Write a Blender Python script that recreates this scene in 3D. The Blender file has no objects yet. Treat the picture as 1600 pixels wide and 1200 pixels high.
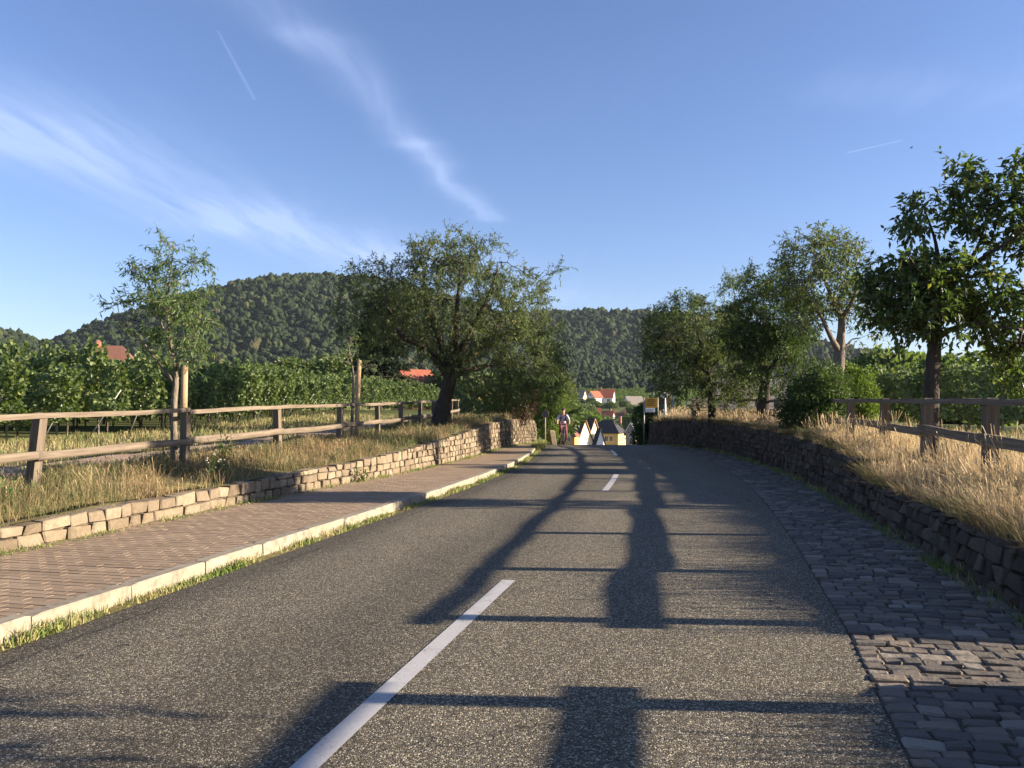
import bpy, math, random
import numpy as np
from mathutils import Vector, Matrix, Quaternion

# ------------------------------------------------------------------ camera, sky, sun, exposure
scene = bpy.context.scene
COL = scene.collection
EYE = 1.5
F = 1290.0 / 1600.0                      # focal length over picture width
cam_d = bpy.data.cameras.new("camera")
cam_d.sensor_width = 36.0
cam_d.lens = 36.0 * F
cam_d.shift_y = 0.025
cam_d.clip_start = 0.05
cam_d.clip_end = 6000
cam = bpy.data.objects.new("camera", cam_d)
cam.location = (0, 0, EYE)
cam.rotation_euler = (math.radians(90), 0, 0)
COL.objects.link(cam)
scene.camera = cam

SUN_EL = math.radians(16.4)
SUN_DIR = Vector((1.0, -0.062, math.tan(SUN_EL) * math.hypot(1, 0.062))).normalized()
sun_d = bpy.data.lights.new("sun", 'SUN')
sun_d.energy = 5.0
sun_d.angle = math.radians(0.53)
sun_d.color = (1.0, 0.84, 0.66)
sun = bpy.data.objects.new("sun", sun_d)
sun.rotation_euler = (-SUN_DIR).to_track_quat('-Z', 'Y').to_euler()
sun.location = (60, -4, 20)
COL.objects.link(sun)

vs = scene.view_settings
vs.view_transform = 'Standard'
vs.look = 'None'
vs.gamma = 1.0
vs.use_curve_mapping = False
vs.exposure = 1.85

world = bpy.data.worlds.new("World")
scene.world = world
world.use_nodes = True


def build_sky():
    nt = world.node_tree
    N, L = nt.nodes, nt.links
    N.clear()
    out = N.new('ShaderNodeOutputWorld')
    bg = N.new('ShaderNodeBackground')
    bg.inputs['Strength'].default_value = 0.050
    L.new(bg.outputs[0], out.inputs[0])
    sky = N.new('ShaderNodeTexSky')
    sky.sky_type = 'NISHITA'
    sky.sun_disc = False
    sky.sun_elevation = SUN_EL
    sky.sun_rotation = math.atan2(SUN_DIR.x, SUN_DIR.y)
    sky.altitude = 200
    sky.air_density = 1.0
    sky.dust_density = 0.6
    sky.ozone_density = 2.2
    tc = N.new('ShaderNodeTexCoord')
    sep = N.new('ShaderNodeSeparateXYZ')
    L.new(tc.outputs['Generated'], sep.inputs[0])

    def math_(op, a, b=None, c=None, clamp=False):
        n = N.new('ShaderNodeMath')
        n.operation = op
        n.use_clamp = clamp
        for i, v in enumerate((a, b, c)):
            if v is None:
                continue
            if isinstance(v, (int, float)):
                n.inputs[i].default_value = v
            else:
                L.new(v, n.inputs[i])
        return n.outputs[0]

    def vmath(op, a, b=None, out_i=0):
        n = N.new('ShaderNodeVectorMath')
        n.operation = op
        for i, v in enumerate((a, b)):
            if v is None:
                continue
            if isinstance(v, tuple):
                n.inputs[i].default_value = v
            else:
                L.new(v, n.inputs[i])
        return n.outputs[out_i]

    # a flat cirrus layer: where each view direction meets a plane one unit up
    zc = math_('MAXIMUM', sep.outputs['Z'], 0.03)
    px = math_('DIVIDE', sep.outputs['X'], zc)
    py = math_('DIVIDE', sep.outputs['Y'], zc)
    comb = N.new('ShaderNodeCombineXYZ')
    L.new(px, comb.inputs[0])
    L.new(py, comb.inputs[1])
    P0 = comb.outputs[0]
    warp = N.new('ShaderNodeTexNoise')
    warp.inputs['Scale'].default_value = 1.3
    warp.inputs['Detail'].default_value = 4
    L.new(P0, warp.inputs['Vector'])
    wv = vmath('SUBTRACT', warp.outputs['Color'], (0.5, 0.5, 0.5))
    sc = N.new('ShaderNodeVectorMath')
    sc.operation = 'SCALE'
    L.new(wv, sc.inputs[0])
    sc.inputs['Scale'].default_value = 0.26
    P = vmath('ADD', P0, sc.outputs[0])

    def seg(Pv, a, b, w0, w1):
        """soft mask round the line a-b in the cloud layer, width w0 at a to w1 at b"""
        ab = (b[0] - a[0], b[1] - a[1], 0)
        l2 = ab[0] ** 2 + ab[1] ** 2
        pa = vmath('SUBTRACT', Pv, (a[0], a[1], 0))
        h = math_('DIVIDE', vmath('DOT_PRODUCT', pa, ab, 1), l2, clamp=True)
        s = N.new('ShaderNodeVectorMath')
        s.operation = 'SCALE'
        s.inputs[0].default_value = ab
        L.new(h, s.inputs['Scale'])
        d = vmath('LENGTH', vmath('SUBTRACT', pa, s.outputs[0]), None, 1)
        w = math_('MULTIPLY_ADD', h, w1 - w0, w0)
        q = math_('DIVIDE', d, w)
        g = math_('EXPONENT', math_('MULTIPLY', math_('MULTIPLY', q, q), -1.0))
        return g

    # fibres drawn out along the wind
    rot = N.new('ShaderNodeMapping')
    rot.inputs['Rotation'].default_value = (0, 0, math.radians(-14))
    rot.inputs['Scale'].default_value = (5.5, 0.6, 1)
    L.new(P, rot.inputs[0])
    fib = N.new('ShaderNodeTexNoise')
    fib.inputs['Scale'].default_value = 1.5
    fib.inputs['Detail'].default_value = 7
    fib.inputs['Roughness'].default_value = 0.6
    L.new(rot.outputs[0], fib.inputs['Vector'])
    fibre = math_('MULTIPLY_ADD', fib.outputs['Fac'], 2.8, -0.85, clamp=True)

    m = None

    def add(g, amt):
        nonlocal m
        g = math_('MULTIPLY', g, amt)
        m = g if m is None else math_('ADD', m, g)

    add(seg(P, (-2.6, 1.8), (-1.78, 3.0), 0.45, 0.40), 0.6)
    add(seg(P, (-1.82, 2.9), (-1.42, 4.4), 0.40, 0.34), 0.75)
    add(seg(P, (-1.42, 4.4), (-0.75, 5.6), 0.42, 0.55), 0.80)
    add(seg(P, (-0.75, 5.6), (0.3, 7.6), 0.5, 0.8), 0.42)
    add(seg(P, (-0.75, 1.5), (-0.53, 2.25), 0.22, 0.10), 0.30)
    add(seg(P, (-0.53, 2.25), (-0.36, 3.1), 0.08, 0.07), 0.6)
    add(seg(P, (-0.36, 3.1), (-0.15, 4.35), 0.07, 0.08), 0.75)
    add(seg(P, (1.1, 2.6), (2.4, 2.5), 0.16, 0.4), 0.22)
    add(seg(P, (-2.0, -3.0), (1.0, -1.5), 0.5, 0.6), 0.5)
    add(seg(P, (3.0, 4.5), (5.5, 1.0), 0.4, 0.9), 0.3)
    m = math_('MULTIPLY', m, math_('MULTIPLY_ADD', fibre, 0.85, 0.25))
    veil = N.new('ShaderNodeTexNoise')
    veil.inputs['Scale'].default_value = 0.55
    veil.inputs['Detail'].default_value = 3
    L.new(P, veil.inputs['Vector'])
    vm = math_('MULTIPLY', math_('MULTIPLY_ADD', veil.outputs['Fac'], 2.2, -1.05, clamp=True), fibre)
    m = math_('ADD', m, math_('MULTIPLY', vm, 0.10))
    # two young contrails
    for a, b, w0, w1, amt in (((-0.777, 2.18), (-0.83, 2.66), 0.003, 0.006, 0.28),
                              ((1.445, 3.07), (1.31, 3.21), 0.004, 0.006, 0.8)):
        m = math_('ADD', m, math_('MULTIPLY', seg(P0, a, b, w0, w1), amt))
    fade = math_('MULTIPLY_ADD', sep.outputs['Z'], 14.0, -0.5, clamp=True)
    m = math_('MULTIPLY', m, fade, clamp=True)
    m = math_('MINIMUM', math_('MULTIPLY', m, 0.40), 0.5)
    tint = N.new('ShaderNodeMix')
    tint.data_type = 'RGBA'
    tint.blend_type = 'MULTIPLY'
    tint.inputs['Factor'].default_value = 1.0
    L.new(sky.outputs[0], tint.inputs['A'])
    tint.inputs['B'].default_value = SKY_TINT
    mix = N.new('ShaderNodeMix')
    mix.data_type = 'RGBA'
    L.new(m, mix.inputs['Factor'])
    L.new(tint.outputs['Result'], mix.inputs['A'])
    mix.inputs['B'].default_value = CLOUD
    L.new(mix.outputs['Result'], bg.inputs['Color'])


SKY_TINT = (0.92, 0.95, 1.22, 1)
CLOUD = (4.7, 5.6, 8.0, 1)
build_sky()

# ------------------------------------------------------------------ helpers
ORG = {}                                  # world origin of every object made here


def tag(o, label=None, cat=None, group=None, kind=None):
    if label: o['label'] = label
    if cat: o['category'] = cat
    if group: o['group'] = group
    if kind: o['kind'] = kind
    return o


def link(o, parent=None):
    COL.objects.link(o)
    if parent is not None:
        o.parent = parent
    return o


def empty(name, loc):
    o = bpy.data.objects.new(name, None)
    o.empty_display_size = 0.2
    o.location = loc
    COL.objects.link(o)
    ORG[o.name] = np.array(loc, float)
    return o


def raw_mesh(name, V, polys, smooth=False):
    """V (n,3); polys: list of (m,k) index arrays, or a plain list of index tuples"""
    me = bpy.data.meshes.new(name)
    V = np.asarray(V, np.float32).reshape(-1, 3)
    if len(polys) and not isinstance(polys[0], np.ndarray):
        byk = [np.array([p], np.int32) for p in polys]
    else:
        byk = [np.asarray(p, np.int32) for p in polys if len(p)]
    idx = np.concatenate([p.ravel() for p in byk])
    tot = np.concatenate([np.full(len(p), p.shape[1], np.int32) for p in byk])
    start = np.concatenate([[0], np.cumsum(tot)[:-1]]).astype(np.int32)
    me.vertices.add(len(V))
    me.vertices.foreach_set('co', V.ravel())
    me.loops.add(len(idx))
    me.loops.foreach_set('vertex_index', idx)
    me.polygons.add(len(tot))
    me.polygons.foreach_set('loop_start', start)
    me.polygons.foreach_set('loop_total', tot)
    me.polygons.foreach_set('use_smooth', np.full(len(tot), bool(smooth)))
    me.update(calc_edges=True)
    me.validate()
    return me


def mesh(name, V, polys, mat, parent=None, smooth=False, kind=None):
    """one mesh object from world-space vertices; under a parent they become local"""
    V = np.array(V, float).reshape(-1, 3)
    org = np.zeros(3)
    if parent is not None:
        org = ORG.get(parent.name, np.zeros(3))
    me = raw_mesh(name, V - org, polys, smooth)
    if mat is not None:
        me.materials.append(mat)
    o = bpy.data.objects.new(name, me)
    link(o, parent)
    ORG[o.name] = org
    if kind: o['kind'] = kind
    return o


def inst(name, me, loc, rot=(0, 0, 0), scale=(1, 1, 1), parent=None):
    """an object that shares mesh data, placed in world space"""
    o = bpy.data.objects.new(name, me)
    org = ORG.get(parent.name, np.zeros(3)) if parent is not None else np.zeros(3)
    o.location = tuple(np.array(loc, float) - org)
    o.rotation_euler = rot
    o.scale = scale
    link(o, parent)
    ORG[o.name] = np.array(loc, float)
    return o


class MB:
    """collects boxes, tubes and plates for one mesh"""
    def __init__(s):
        s.v, s.f = [], []

    def add(s, V, Fs):
        n = len(s.v)
        s.v += [tuple(p) for p in V]
        s.f += [tuple(i + n for i in f) for f in Fs]
        return s

    def box(s, c, d, rz=0.0, rx=0.0, ry=0.0):
        M = Matrix.Rotation(rz, 3, 'Z') @ Matrix.Rotation(ry, 3, 'Y') @ Matrix.Rotation(rx, 3, 'X')
        V = [Vector(c) + M @ Vector((x * d[0] / 2, y * d[1] / 2, z * d[2] / 2))
             for z in (-1, 1) for y in (-1, 1) for x in (-1, 1)]
        return s.add(V, [(0, 2, 3, 1), (4, 5, 7, 6), (0, 1, 5, 4), (2, 6, 7, 3), (0, 4, 6, 2), (1, 3, 7, 5)])

    def tube(s, pts, rad, k=8, cap=True):
        pts = [Vector(p) for p in pts]
        if isinstance(rad, (int, float)):
            rad = [rad] * len(pts)
        V, Fs = [], []
        up = None
        for i, p in enumerate(pts):
            t = (pts[min(i + 1, len(pts) - 1)] - pts[max(i - 1, 0)]).normalized()
            if up is None:
                up = Vector((0, 0, 1)) if abs(t.z) < 0.9 else Vector((1, 0, 0))
            a = t.cross(up).normalized()
            b = a.cross(t).normalized()
            up = b
            for j in range(k):
                q = 2 * math.pi * j / k
                V.append(p + rad[i] * (math.cos(q) * a + math.sin(q) * b))
        for i in range(len(pts) - 1):
            for j in range(k):
                Fs.append((i * k + j, i * k + (j + 1) % k, (i + 1) * k + (j + 1) % k, (i + 1) * k + j))
        if cap:
            Fs.append(tuple(range(k))[::-1])
            Fs.append(tuple((len(pts) - 1) * k + j for j in range(k)))
        return s.add(V, Fs)

    def torus(s, c, R, r, axis='x', n=28, k=8):
        V, Fs = [], []
        for i in range(n):
            a = 2 * math.pi * i / n
            for j in range(k):
                b = 2 * math.pi * j / k
                q = (R + r * math.cos(b))
                u, w, h = q * math.cos(a), q * math.sin(a), r * math.sin(b)
                V.append((c[0] + h, c[1] + u, c[2] + w) if axis == 'x' else (c[0] + u, c[1] + h, c[2] + w))
        for i in range(n):
            for j in range(k):
                Fs.append((i * k + j, i * k + (j + 1) % k, ((i + 1) % n) * k + (j + 1) % k, ((i + 1) % n) * k + j))
        return s.add(V, Fs)

    def build(s, name, mat, parent=None, smooth=False, kind=None):
        return mesh(name, s.v, s.f, mat, parent, smooth, kind)


def ss(a, b, v):
    t = np.clip((np.asarray(v, float) - a) / (b - a), 0, 1)
    return t * t * (3 - 2 * t)


# ------------------------------------------------------------------ node material helper
class NM:
    def __init__(s, name):
        s.mat = bpy.data.materials.new(name)
        s.mat.use_nodes = True
        s.nt = s.mat.node_tree
        s.N, s.L = s.nt.nodes, s.nt.links
        s.bsdf = s.N['Principled BSDF']
        s.out = s.N['Material Output']
        s._tc = None

    def put(s, sock, v):
        if isinstance(v, (int, float)):
            sock.default_value = v
        elif isinstance(v, tuple):
            sock.default_value = v if len(v) == len(sock.default_value) else (*v, 1)
        else:
            s.L.new(v, sock)

    def coord(s, which='Object', scale=None, rot=None):
        if s._tc is None:
            s._tc = s.N.new('ShaderNodeTexCoord')
        o = s._tc.outputs[which]
        if which == 'World':
            o = None
        if scale is not None or rot is not None:
            m = s.N.new('ShaderNodeMapping')
            s.L.new(o, m.inputs[0])
            if scale is not None: m.inputs['Scale'].default_value = scale
            if rot is not None: m.inputs['Rotation'].default_value = rot
            o = m.outputs[0]
        return o

    def pos(s, scale=None):
        g = s.N.new('ShaderNodeNewGeometry')
        o = g.outputs['Position']
        if scale is not None:
            m = s.N.new('ShaderNodeMapping')
            s.L.new(o, m.inputs[0])
            m.inputs['Scale'].default_value = scale
            o = m.outputs[0]
        return o

    def noise(s, vec, scale, detail=4, rough=0.55, out='Fac'):
        n = s.N.new('ShaderNodeTexNoise')
        s.L.new(vec, n.inputs['Vector'])
        n.inputs['Scale'].default_value = scale
        n.inputs['Detail'].default_value = detail
        n.inputs['Roughness'].default_value = rough
        return n.outputs[out]

    def voro(s, vec, scale, feature='F1', out='Distance', rnd=1.0):
        n = s.N.new('ShaderNodeTexVoronoi')
        n.feature = feature
        s.L.new(vec, n.inputs['Vector'])
        n.inputs['Scale'].default_value = scale
        n.inputs['Randomness'].default_value = rnd
        return n.outputs[out]

    def m(s, op, a, b=None, c=None, clamp=False):
        n = s.N.new('ShaderNodeMath')
        n.operation = op
        n.use_clamp = clamp
        for i, v in enumerate((a, b, c)):
            if v is not None:
                s.put(n.inputs[i], v)
        return n.outputs[0]

    def ramp(s, fac, stops, interp='LINEAR'):
        n = s.N.new('ShaderNodeValToRGB')
        n.color_ramp.interpolation = interp
        e = n.color_ramp.elements
        while len(e) < len(stops):
            e.new(0.5)
        for i, (p, c) in enumerate(stops):
            e[i].position = p
            e[i].color = (*c, 1) if len(c) == 3 else c
        s.put(n.inputs[0], fac)
        return n.outputs[0]

    def mix(s, fac, a, b, mode='MIX'):
        n = s.N.new('ShaderNodeMix')
        n.data_type = 'RGBA'
        n.blend_type = mode
        s.put(n.inputs['Factor'], fac)
        s.put(n.inputs['A'], a)
        s.put(n.inputs['B'], b)
        return n.outputs['Result']

    def rand(s):
        """one number per piece: own object or loose island alike"""
        g = s.N.new('ShaderNodeNewGeometry')
        oi = s.N.new('ShaderNodeObjectInfo')
        a = s.m('ADD', g.outputs['Random Per Island'], oi.outputs['Random'])
        return s.m('FRACT', a)

    def bump(s, h, strength=0.5, dist=0.01):
        n = s.N.new('ShaderNodeBump')
        n.inputs['Strength'].default_value = strength
        n.inputs['Distance'].default_value = dist
        s.put(n.inputs['Height'], h)
        s.L.new(n.outputs[0], s.bsdf.inputs['Normal'])
        return n.outputs[0]

    def done(s, color, rough=0.85, spec=0.3, metal=0.0):
        s.put(s.bsdf.inputs['Base Color'], color)
        s.put(s.bsdf.inputs['Roughness'], rough)
        s.bsdf.inputs['Specular IOR Level'].default_value = spec
        s.bsdf.inputs['Metallic'].default_value = metal
        return s.mat


def plain(name, col, rough=0.7, spec=0.3, var=0.12, scale=6.0, metal=0.0, bump=0.0):
    n = NM(name)
    p = n.pos()
    f = n.noise(p, scale, 5)
    lo = tuple(c * (1 - var) for c in col)
    hi = tuple(min(1, c * (1 + var)) for c in col)
    c = n.ramp(f, [(0.3, lo), (0.7, hi)])
    if bump: n.bump(f, bump, 0.02)
    return n.done(c, rough, spec, metal)


def leaf_mat(name, dark, mid, light, trans=0.35, rough=0.5, odd=None, tcol=None):
    n = NM(name)
    r = n.rand()
    big = n.noise(n.pos(), 0.9, 2)
    f = n.m('ADD', n.m('MULTIPLY', r, 0.75), n.m('MULTIPLY', n.m('SUBTRACT', big, 0.5), 0.9), clamp=True)
    stops = [(0.05, dark), (0.45, mid), (0.9, light)]
    c = n.ramp(f, stops)
    if odd is not None:
        c = n.mix(n.m('GREATER_THAN', n.m('FRACT', n.m('MULTIPLY', r, 37.7)), 0.982), c, odd)
    n.done(c, rough, 0.2)
    tr = n.N.new('ShaderNodeBsdfTranslucent')
    tc_ = n.mix(1.0, c, tcol or (1.25, 1.45, 0.55), 'MULTIPLY')
    n.L.new(tc_, tr.inputs['Color'])
    mx = n.N.new('ShaderNodeMixShader')
    mx.inputs[0].default_value = trans
    n.L.new(n.bsdf.outputs[0], mx.inputs[1])
    n.L.new(tr.outputs[0], mx.inputs[2])
    n.L.new(mx.outputs[0], n.out.inputs[0])
    return n.mat


M = {}


def make_materials():
    # asphalt: bound chippings, every chip its own tone; lanes and wheel tracks worn differently
    n = NM('asphalt')
    p = n.pos()
    chip = n.voro(p, 118, 'F1', 'Color')
    sepc = n.N.new('ShaderNodeSeparateColor')
    n.L.new(chip, sepc.inputs[0])
    chipd = n.voro(p, 118, 'F1', 'Distance')
    tone = n.ramp(sepc.outputs[0], [(0.0, (0.034, 0.029, 0.020)), (0.45, (0.086, 0.075, 0.053)),
                                    (0.8, (0.155, 0.138, 0.100)), (0.96, (0.42, 0.38, 0.285))])
    at = n.N.new('ShaderNodeAttribute')
    at.attribute_name = 'across'
    wob = n.noise(n.pos((1.0, 0.25, 1.0)), 1.2, 4)
    tt = n.m('ADD', at.outputs['Fac'], n.m('MULTIPLY_ADD', wob, 0.9, -0.45))
    u = n.m('MULTIPLY_ADD', tt, 1 / 5.6, 0.5, clamp=True)
    g = lambda v: (v, v, v)
    lane = n.ramp(u, [(0.0, g(.48)), (0.07, g(.52)), (0.14, g(.90)), (0.26, g(.98)), (0.36, g(.70)), (0.46, g(.80)), (0.56, g(1.03)), (0.68, g(.92)), (0.8, g(1.06)), (0.9, g(.95)), (1.0, g(.9))])
    tone = n.mix(1.0, tone, lane, 'MULTIPLY')
    worn = n.noise(n.pos((1.0, 0.16, 1.0)), 0.9, 4)
    tone = n.mix(n.m('MULTIPLY_ADD', worn, 1.5, -0.55, clamp=True), tone, n.mix(1.0, tone, (0.72, 0.70, 0.68), 'MULTIPLY'))
    patch = n.noise(p, 2.4, 6, 0.65)
    tone = n.mix(n.m('MULTIPLY_ADD', patch, 1.4, -0.5, clamp=True), tone, n.mix(1.0, tone, (1.22, 1.18, 1.10), 'MULTIPLY'))
    stain = n.noise(n.pos((1.0, 0.5, 1.0)), 0.55, 5, 0.7)
    tone = n.mix(n.m('MULTIPLY_ADD', stain, 6.0, -3.9, clamp=True), tone, n.mix(1.0, tone, (0.62, 0.60, 0.58), 'MULTIPLY'))
    # an open seam along the old edge of the left lane, and hairline cracks
    seam = n.m('LESS_THAN', n.m('ABSOLUTE', n.m('ADD', n.m('ADD', at.outputs['Fac'], 2.36), n.m('MULTIPLY_ADD', n.noise(p, 5.0, 5, .7), 0.16, -0.08))), 0.011)
    seam = n.m('MULTIPLY', seam, n.m('GREATER_THAN', n.noise(p, 0.7, 3), 0.44))
    pw = n.N.new('ShaderNodeVectorMath'); pw.operation = 'ADD'
    n.L.new(p, pw.inputs[0])
    n.L.new(n.noise(p, 1.6, 4, .6, 'Color'), pw.inputs[1])
    crack = n.m('MULTIPLY', n.m('LESS_THAN', n.voro(pw.outputs[0], 0.42, 'DISTANCE_TO_EDGE'), 0.0022), n.m('GREATER_THAN', n.noise(p, 0.5, 2), 0.52))
    tone = n.mix(n.m('MULTIPLY', n.m('MAXIMUM', seam, crack), 0.75), tone, (0.014, 0.012, 0.010))
    h = n.m('SUBTRACT', 1.0, n.m('MULTIPLY', chipd, 1.2))
    h = n.m('ADD', h, n.m('MULTIPLY', sepc.outputs[1], 0.5))
    n.bump(h, 0.6, 0.005)
    M['asphalt'] = n.done(tone, 0.85, 0.28)

    n = NM('road_paint')
    p = n.pos()
    w = n.noise(p, 55, 5, 0.7)
    g = n.noise(p, 5, 4)
    c = n.ramp(n.m('ADD', n.m('MULTIPLY', w, 0.6), n.m('MULTIPLY', g, 0.4)), [(0.36, (0.13, 0.12, 0.105)), (0.43, (0.36, 0.355, 0.345)), (0.7, (0.44, 0.435, 0.43))])
    n.bump(w, 0.3, 0.003)
    M['paint'] = n.done(c, 0.6)

    n = NM('concrete_kerb')
    p = n.pos()
    r = n.rand()
    f = n.noise(p, 9, 6, 0.65)
    c = n.ramp(f, [(0.25, (0.10, 0.088, 0.066)), (0.48, (0.245, 0.212, 0.158)), (0.8, (0.335, 0.295, 0.225))])
    c = n.mix(n.m('MULTIPLY', r, 0.4), c, n.mix(1.0, c, (0.72, 0.70, 0.66), 'MULTIPLY'))
    n.bump(n.noise(p, 60, 4), 0.35, 0.004)
    M['kerb'] = n.done(c, 0.85)

    n = NM('clay_paver')
    p = n.pos()
    r = n.rand()
    c = n.ramp(r, [(0.0, (0.245, 0.180, 0.115)), (0.5, (0.282, 0.208, 0.136)), (1.0, (0.325, 0.242, 0.160))])
    d = n.noise(p, 1.1, 5, 0.6)
    c = n.mix(n.m('MULTIPLY_ADD', d, 1.6, -0.6, clamp=True), c, n.mix(1.0, c, (0.70, 0.70, 0.68), 'MULTIPLY'))
    fn = n.noise(p, 70, 4, 0.7)
    c = n.mix(n.m('MULTIPLY', fn, 0.35), c, (0.14, 0.11, 0.09))
    n.bump(fn, 0.45, 0.005)
    M['paver'] = n.done(c, 0.88, 0.2)
    M['joint'] = plain('joint_sand', (0.075, 0.060, 0.046), 0.95, 0.1, 0.35, 25)

    n = NM('cobblestone')
    p = n.pos()
    r = n.rand()
    c = n.ramp(r, [(0.0, (0.085, 0.075, 0.062)), (0.35, (0.13, 0.115, 0.092)), (0.65, (0.175, 0.148, 0.112)),
                   (0.85, (0.22, 0.172, 0.125)), (1.0, (0.30, 0.275, 0.225))])
    f = n.noise(p, 26, 6, 0.7)
    c = n.mix(n.m('MULTIPLY', f, 0.55), c, (0.09, 0.08, 0.07))
    n.bump(n.m('ADD', f, n.m('MULTIPLY', n.noise(p, 8, 3), 1.2)), 0.8, 0.02)
    M['cobble'] = n.done(c, 0.78, 0.35)

    def stone(name, cols, moss, dark):
        n = NM(name)
        p = n.pos()
        r = n.rand()
        c = n.ramp(r, [(i / (len(cols) - 1), k) for i, k in enumerate(cols)])
        f = n.noise(p, 14, 7, 0.68)
        c = n.mix(n.m('MULTIPLY_ADD', f, 1.5, -0.5, clamp=True), c, n.mix(1.0, c, dark, 'MULTIPLY'))
        li = n.noise(p, 5.0, 6, 0.7)
        c = n.mix(n.m('MULTIPLY', n.m('MULTIPLY_ADD', li, 4.5, -2.45, clamp=True), 0.8), c, moss)
        n.bump(n.m('ADD', n.m('MULTIPLY', f, 0.6), n.noise(p, 45, 4, 0.7)), 0.9, 0.02)
        return n.done(c, 0.9, 0.2)

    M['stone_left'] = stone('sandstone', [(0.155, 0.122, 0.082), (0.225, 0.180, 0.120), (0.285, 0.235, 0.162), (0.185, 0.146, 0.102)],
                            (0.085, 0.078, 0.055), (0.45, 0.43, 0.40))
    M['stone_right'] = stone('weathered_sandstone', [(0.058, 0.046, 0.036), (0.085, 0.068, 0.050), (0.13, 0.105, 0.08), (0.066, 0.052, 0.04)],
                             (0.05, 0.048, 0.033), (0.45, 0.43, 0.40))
    M['core'] = plain('wall_mortar', (0.11, 0.088, 0.064), 0.95, 0.1, 0.4, 12, bump=0.6)

    n = NM('weathered_wood')
    oc = n.coord('Object', (1.3, 26, 26))
    g = n.noise(oc, 1.0, 6, 0.65)
    r = n.rand()
    c = n.ramp(g, [(0.25, (0.075, 0.058, 0.042)), (0.5, (0.155, 0.125, 0.092)), (0.8, (0.24, 0.20, 0.15))])
    c = n.mix(n.m('MULTIPLY', r, 0.55), c, n.mix(1.0, c, (0.72, 0.69, 0.66), 'MULTIPLY'))
    n.bump(g, 0.6, 0.012)
    M['wood'] = n.done(c, 0.85, 0.2)

    n = NM('stake_wood')
    g = n.noise(n.coord('Object', (26, 26, 1.3)), 1.0, 6, 0.65)
    c = n.ramp(g, [(0.25, (0.24, 0.155, 0.082)), (0.6, (0.40, 0.27, 0.15)), (0.85, (0.48, 0.35, 0.21))])
    n.bump(g, 0.5, 0.01)
    M['stake'] = n.done(c, 0.8, 0.2)

    n = NM('post_wood')
    g = n.noise(n.coord('Object', (26, 26, 1.3)), 1.0, 6, 0.65)
    r = n.rand()
    c = n.ramp(g, [(0.25, (0.070, 0.055, 0.040)), (0.5, (0.14, 0.112, 0.082)), (0.8, (0.22, 0.18, 0.135))])
    c = n.mix(n.m('MULTIPLY', r, 0.5), c, n.mix(1.0, c, (0.7, 0.68, 0.66), 'MULTIPLY'))
    n.bump(g, 0.6, 0.012)
    M['post'] = n.done(c, 0.85, 0.2)

    n = NM('verge_earth')
    p = n.pos()
    a = n.noise(p, 2.2, 6, 0.65)
    c = n.ramp(a, [(0.3, (0.12, 0.105, 0.048)), (0.5, (0.22, 0.175, 0.085)), (0.7, (0.33, 0.265, 0.14))])
    b = n.noise(p, 0.5, 3)
    c = n.mix(n.m('MULTIPLY_ADD', b, 3.2, -1.4, clamp=True), c, (0.11, 0.125, 0.045))
    n.bump(n.noise(p, 18, 6, 0.7), 0.9, 0.05)
    M['earth'] = n.done(c, 0.95, 0.1)

    n = NM('track_sand')
    p = n.pos()
    a = n.noise(p, 3.0, 7, 0.7)
    c = n.ramp(a, [(0.3, (0.22, 0.155, 0.11)), (0.55, (0.34, 0.25, 0.185)), (0.75, (0.42, 0.32, 0.245))])
    n.bump(n.noise(p, 30, 6, 0.7), 0.8, 0.03)
    M['track'] = n.done(c, 0.95, 0.1)

    n = NM('meadow_ground')
    p = n.pos()
    a = n.noise(p, 0.05, 6, 0.6)
    b = n.noise(p, 0.8, 5, 0.7)
    c = n.ramp(a, [(0.35, (0.055, 0.075, 0.025)), (0.5, (0.09, 0.105, 0.035)), (0.68, (0.19, 0.165, 0.075))])
    c = n.mix(n.m('MULTIPLY', b, 0.5), c, (0.05, 0.06, 0.022))
    n.bump(b, 0.8, 0.2)
    M['ground'] = n.done(c, 0.95, 0.1)

    def grass(name, straw_a, straw_b, green_a, green_b, thr, sc=0.9):
        n = NM(name)
        r = n.rand()
        p = n.pos()
        z = n.noise(p, sc, 3, 0.6)
        z2 = n.noise(p, 4.5, 2, 0.6)
        st = n.ramp(r, [(0.0, straw_a), (1.0, straw_b)])
        gr = n.ramp(r, [(0.0, green_a), (1.0, green_b)])
        k = n.m('ADD', n.m('MULTIPLY', z, 0.7), n.m('MULTIPLY', z2, 0.3))
        k = n.m('ADD', k, n.m('MULTIPLY', n.m('SUBTRACT', n.m('FRACT', n.m('MULTIPLY', r, 17.3)), 0.5), 0.22))
        k = n.m('MULTIPLY', n.m('SUBTRACT', k, thr), 9.0, clamp=True)
        c = n.mix(k, st, gr)
        n.done(c, 0.7, 0.25)
        tr = n.N.new('ShaderNodeBsdfTranslucent')
        n.L.new(c, tr.inputs['Color'])
        mx = n.N.new('ShaderNodeMixShader')
        mx.inputs[0].default_value = 0.3
        n.L.new(n.bsdf.outputs[0], mx.inputs[1])
        n.L.new(tr.outputs[0], mx.inputs[2])
        n.L.new(mx.outputs[0], n.out.inputs[0])
        return n.mat

    M['grass_dry'] = grass('dry_grass', (0.17, 0.115, 0.06), (0.40, 0.30, 0.155), (0.055, 0.075, 0.028), (0.15, 0.17, 0.06), 0.455)
    M['grass_gold'] = grass('golden_grass', (0.38, 0.275, 0.145), (0.66, 0.52, 0.31), (0.115, 0.13, 0.05), (0.23, 0.225, 0.09), 0.57)
    M['grass_field'] = grass('mown_grass', (0.25, 0.205, 0.10), (0.40, 0.33, 0.17), (0.095, 0.125, 0.042), (0.18, 0.205, 0.070), 0.45)
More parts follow.
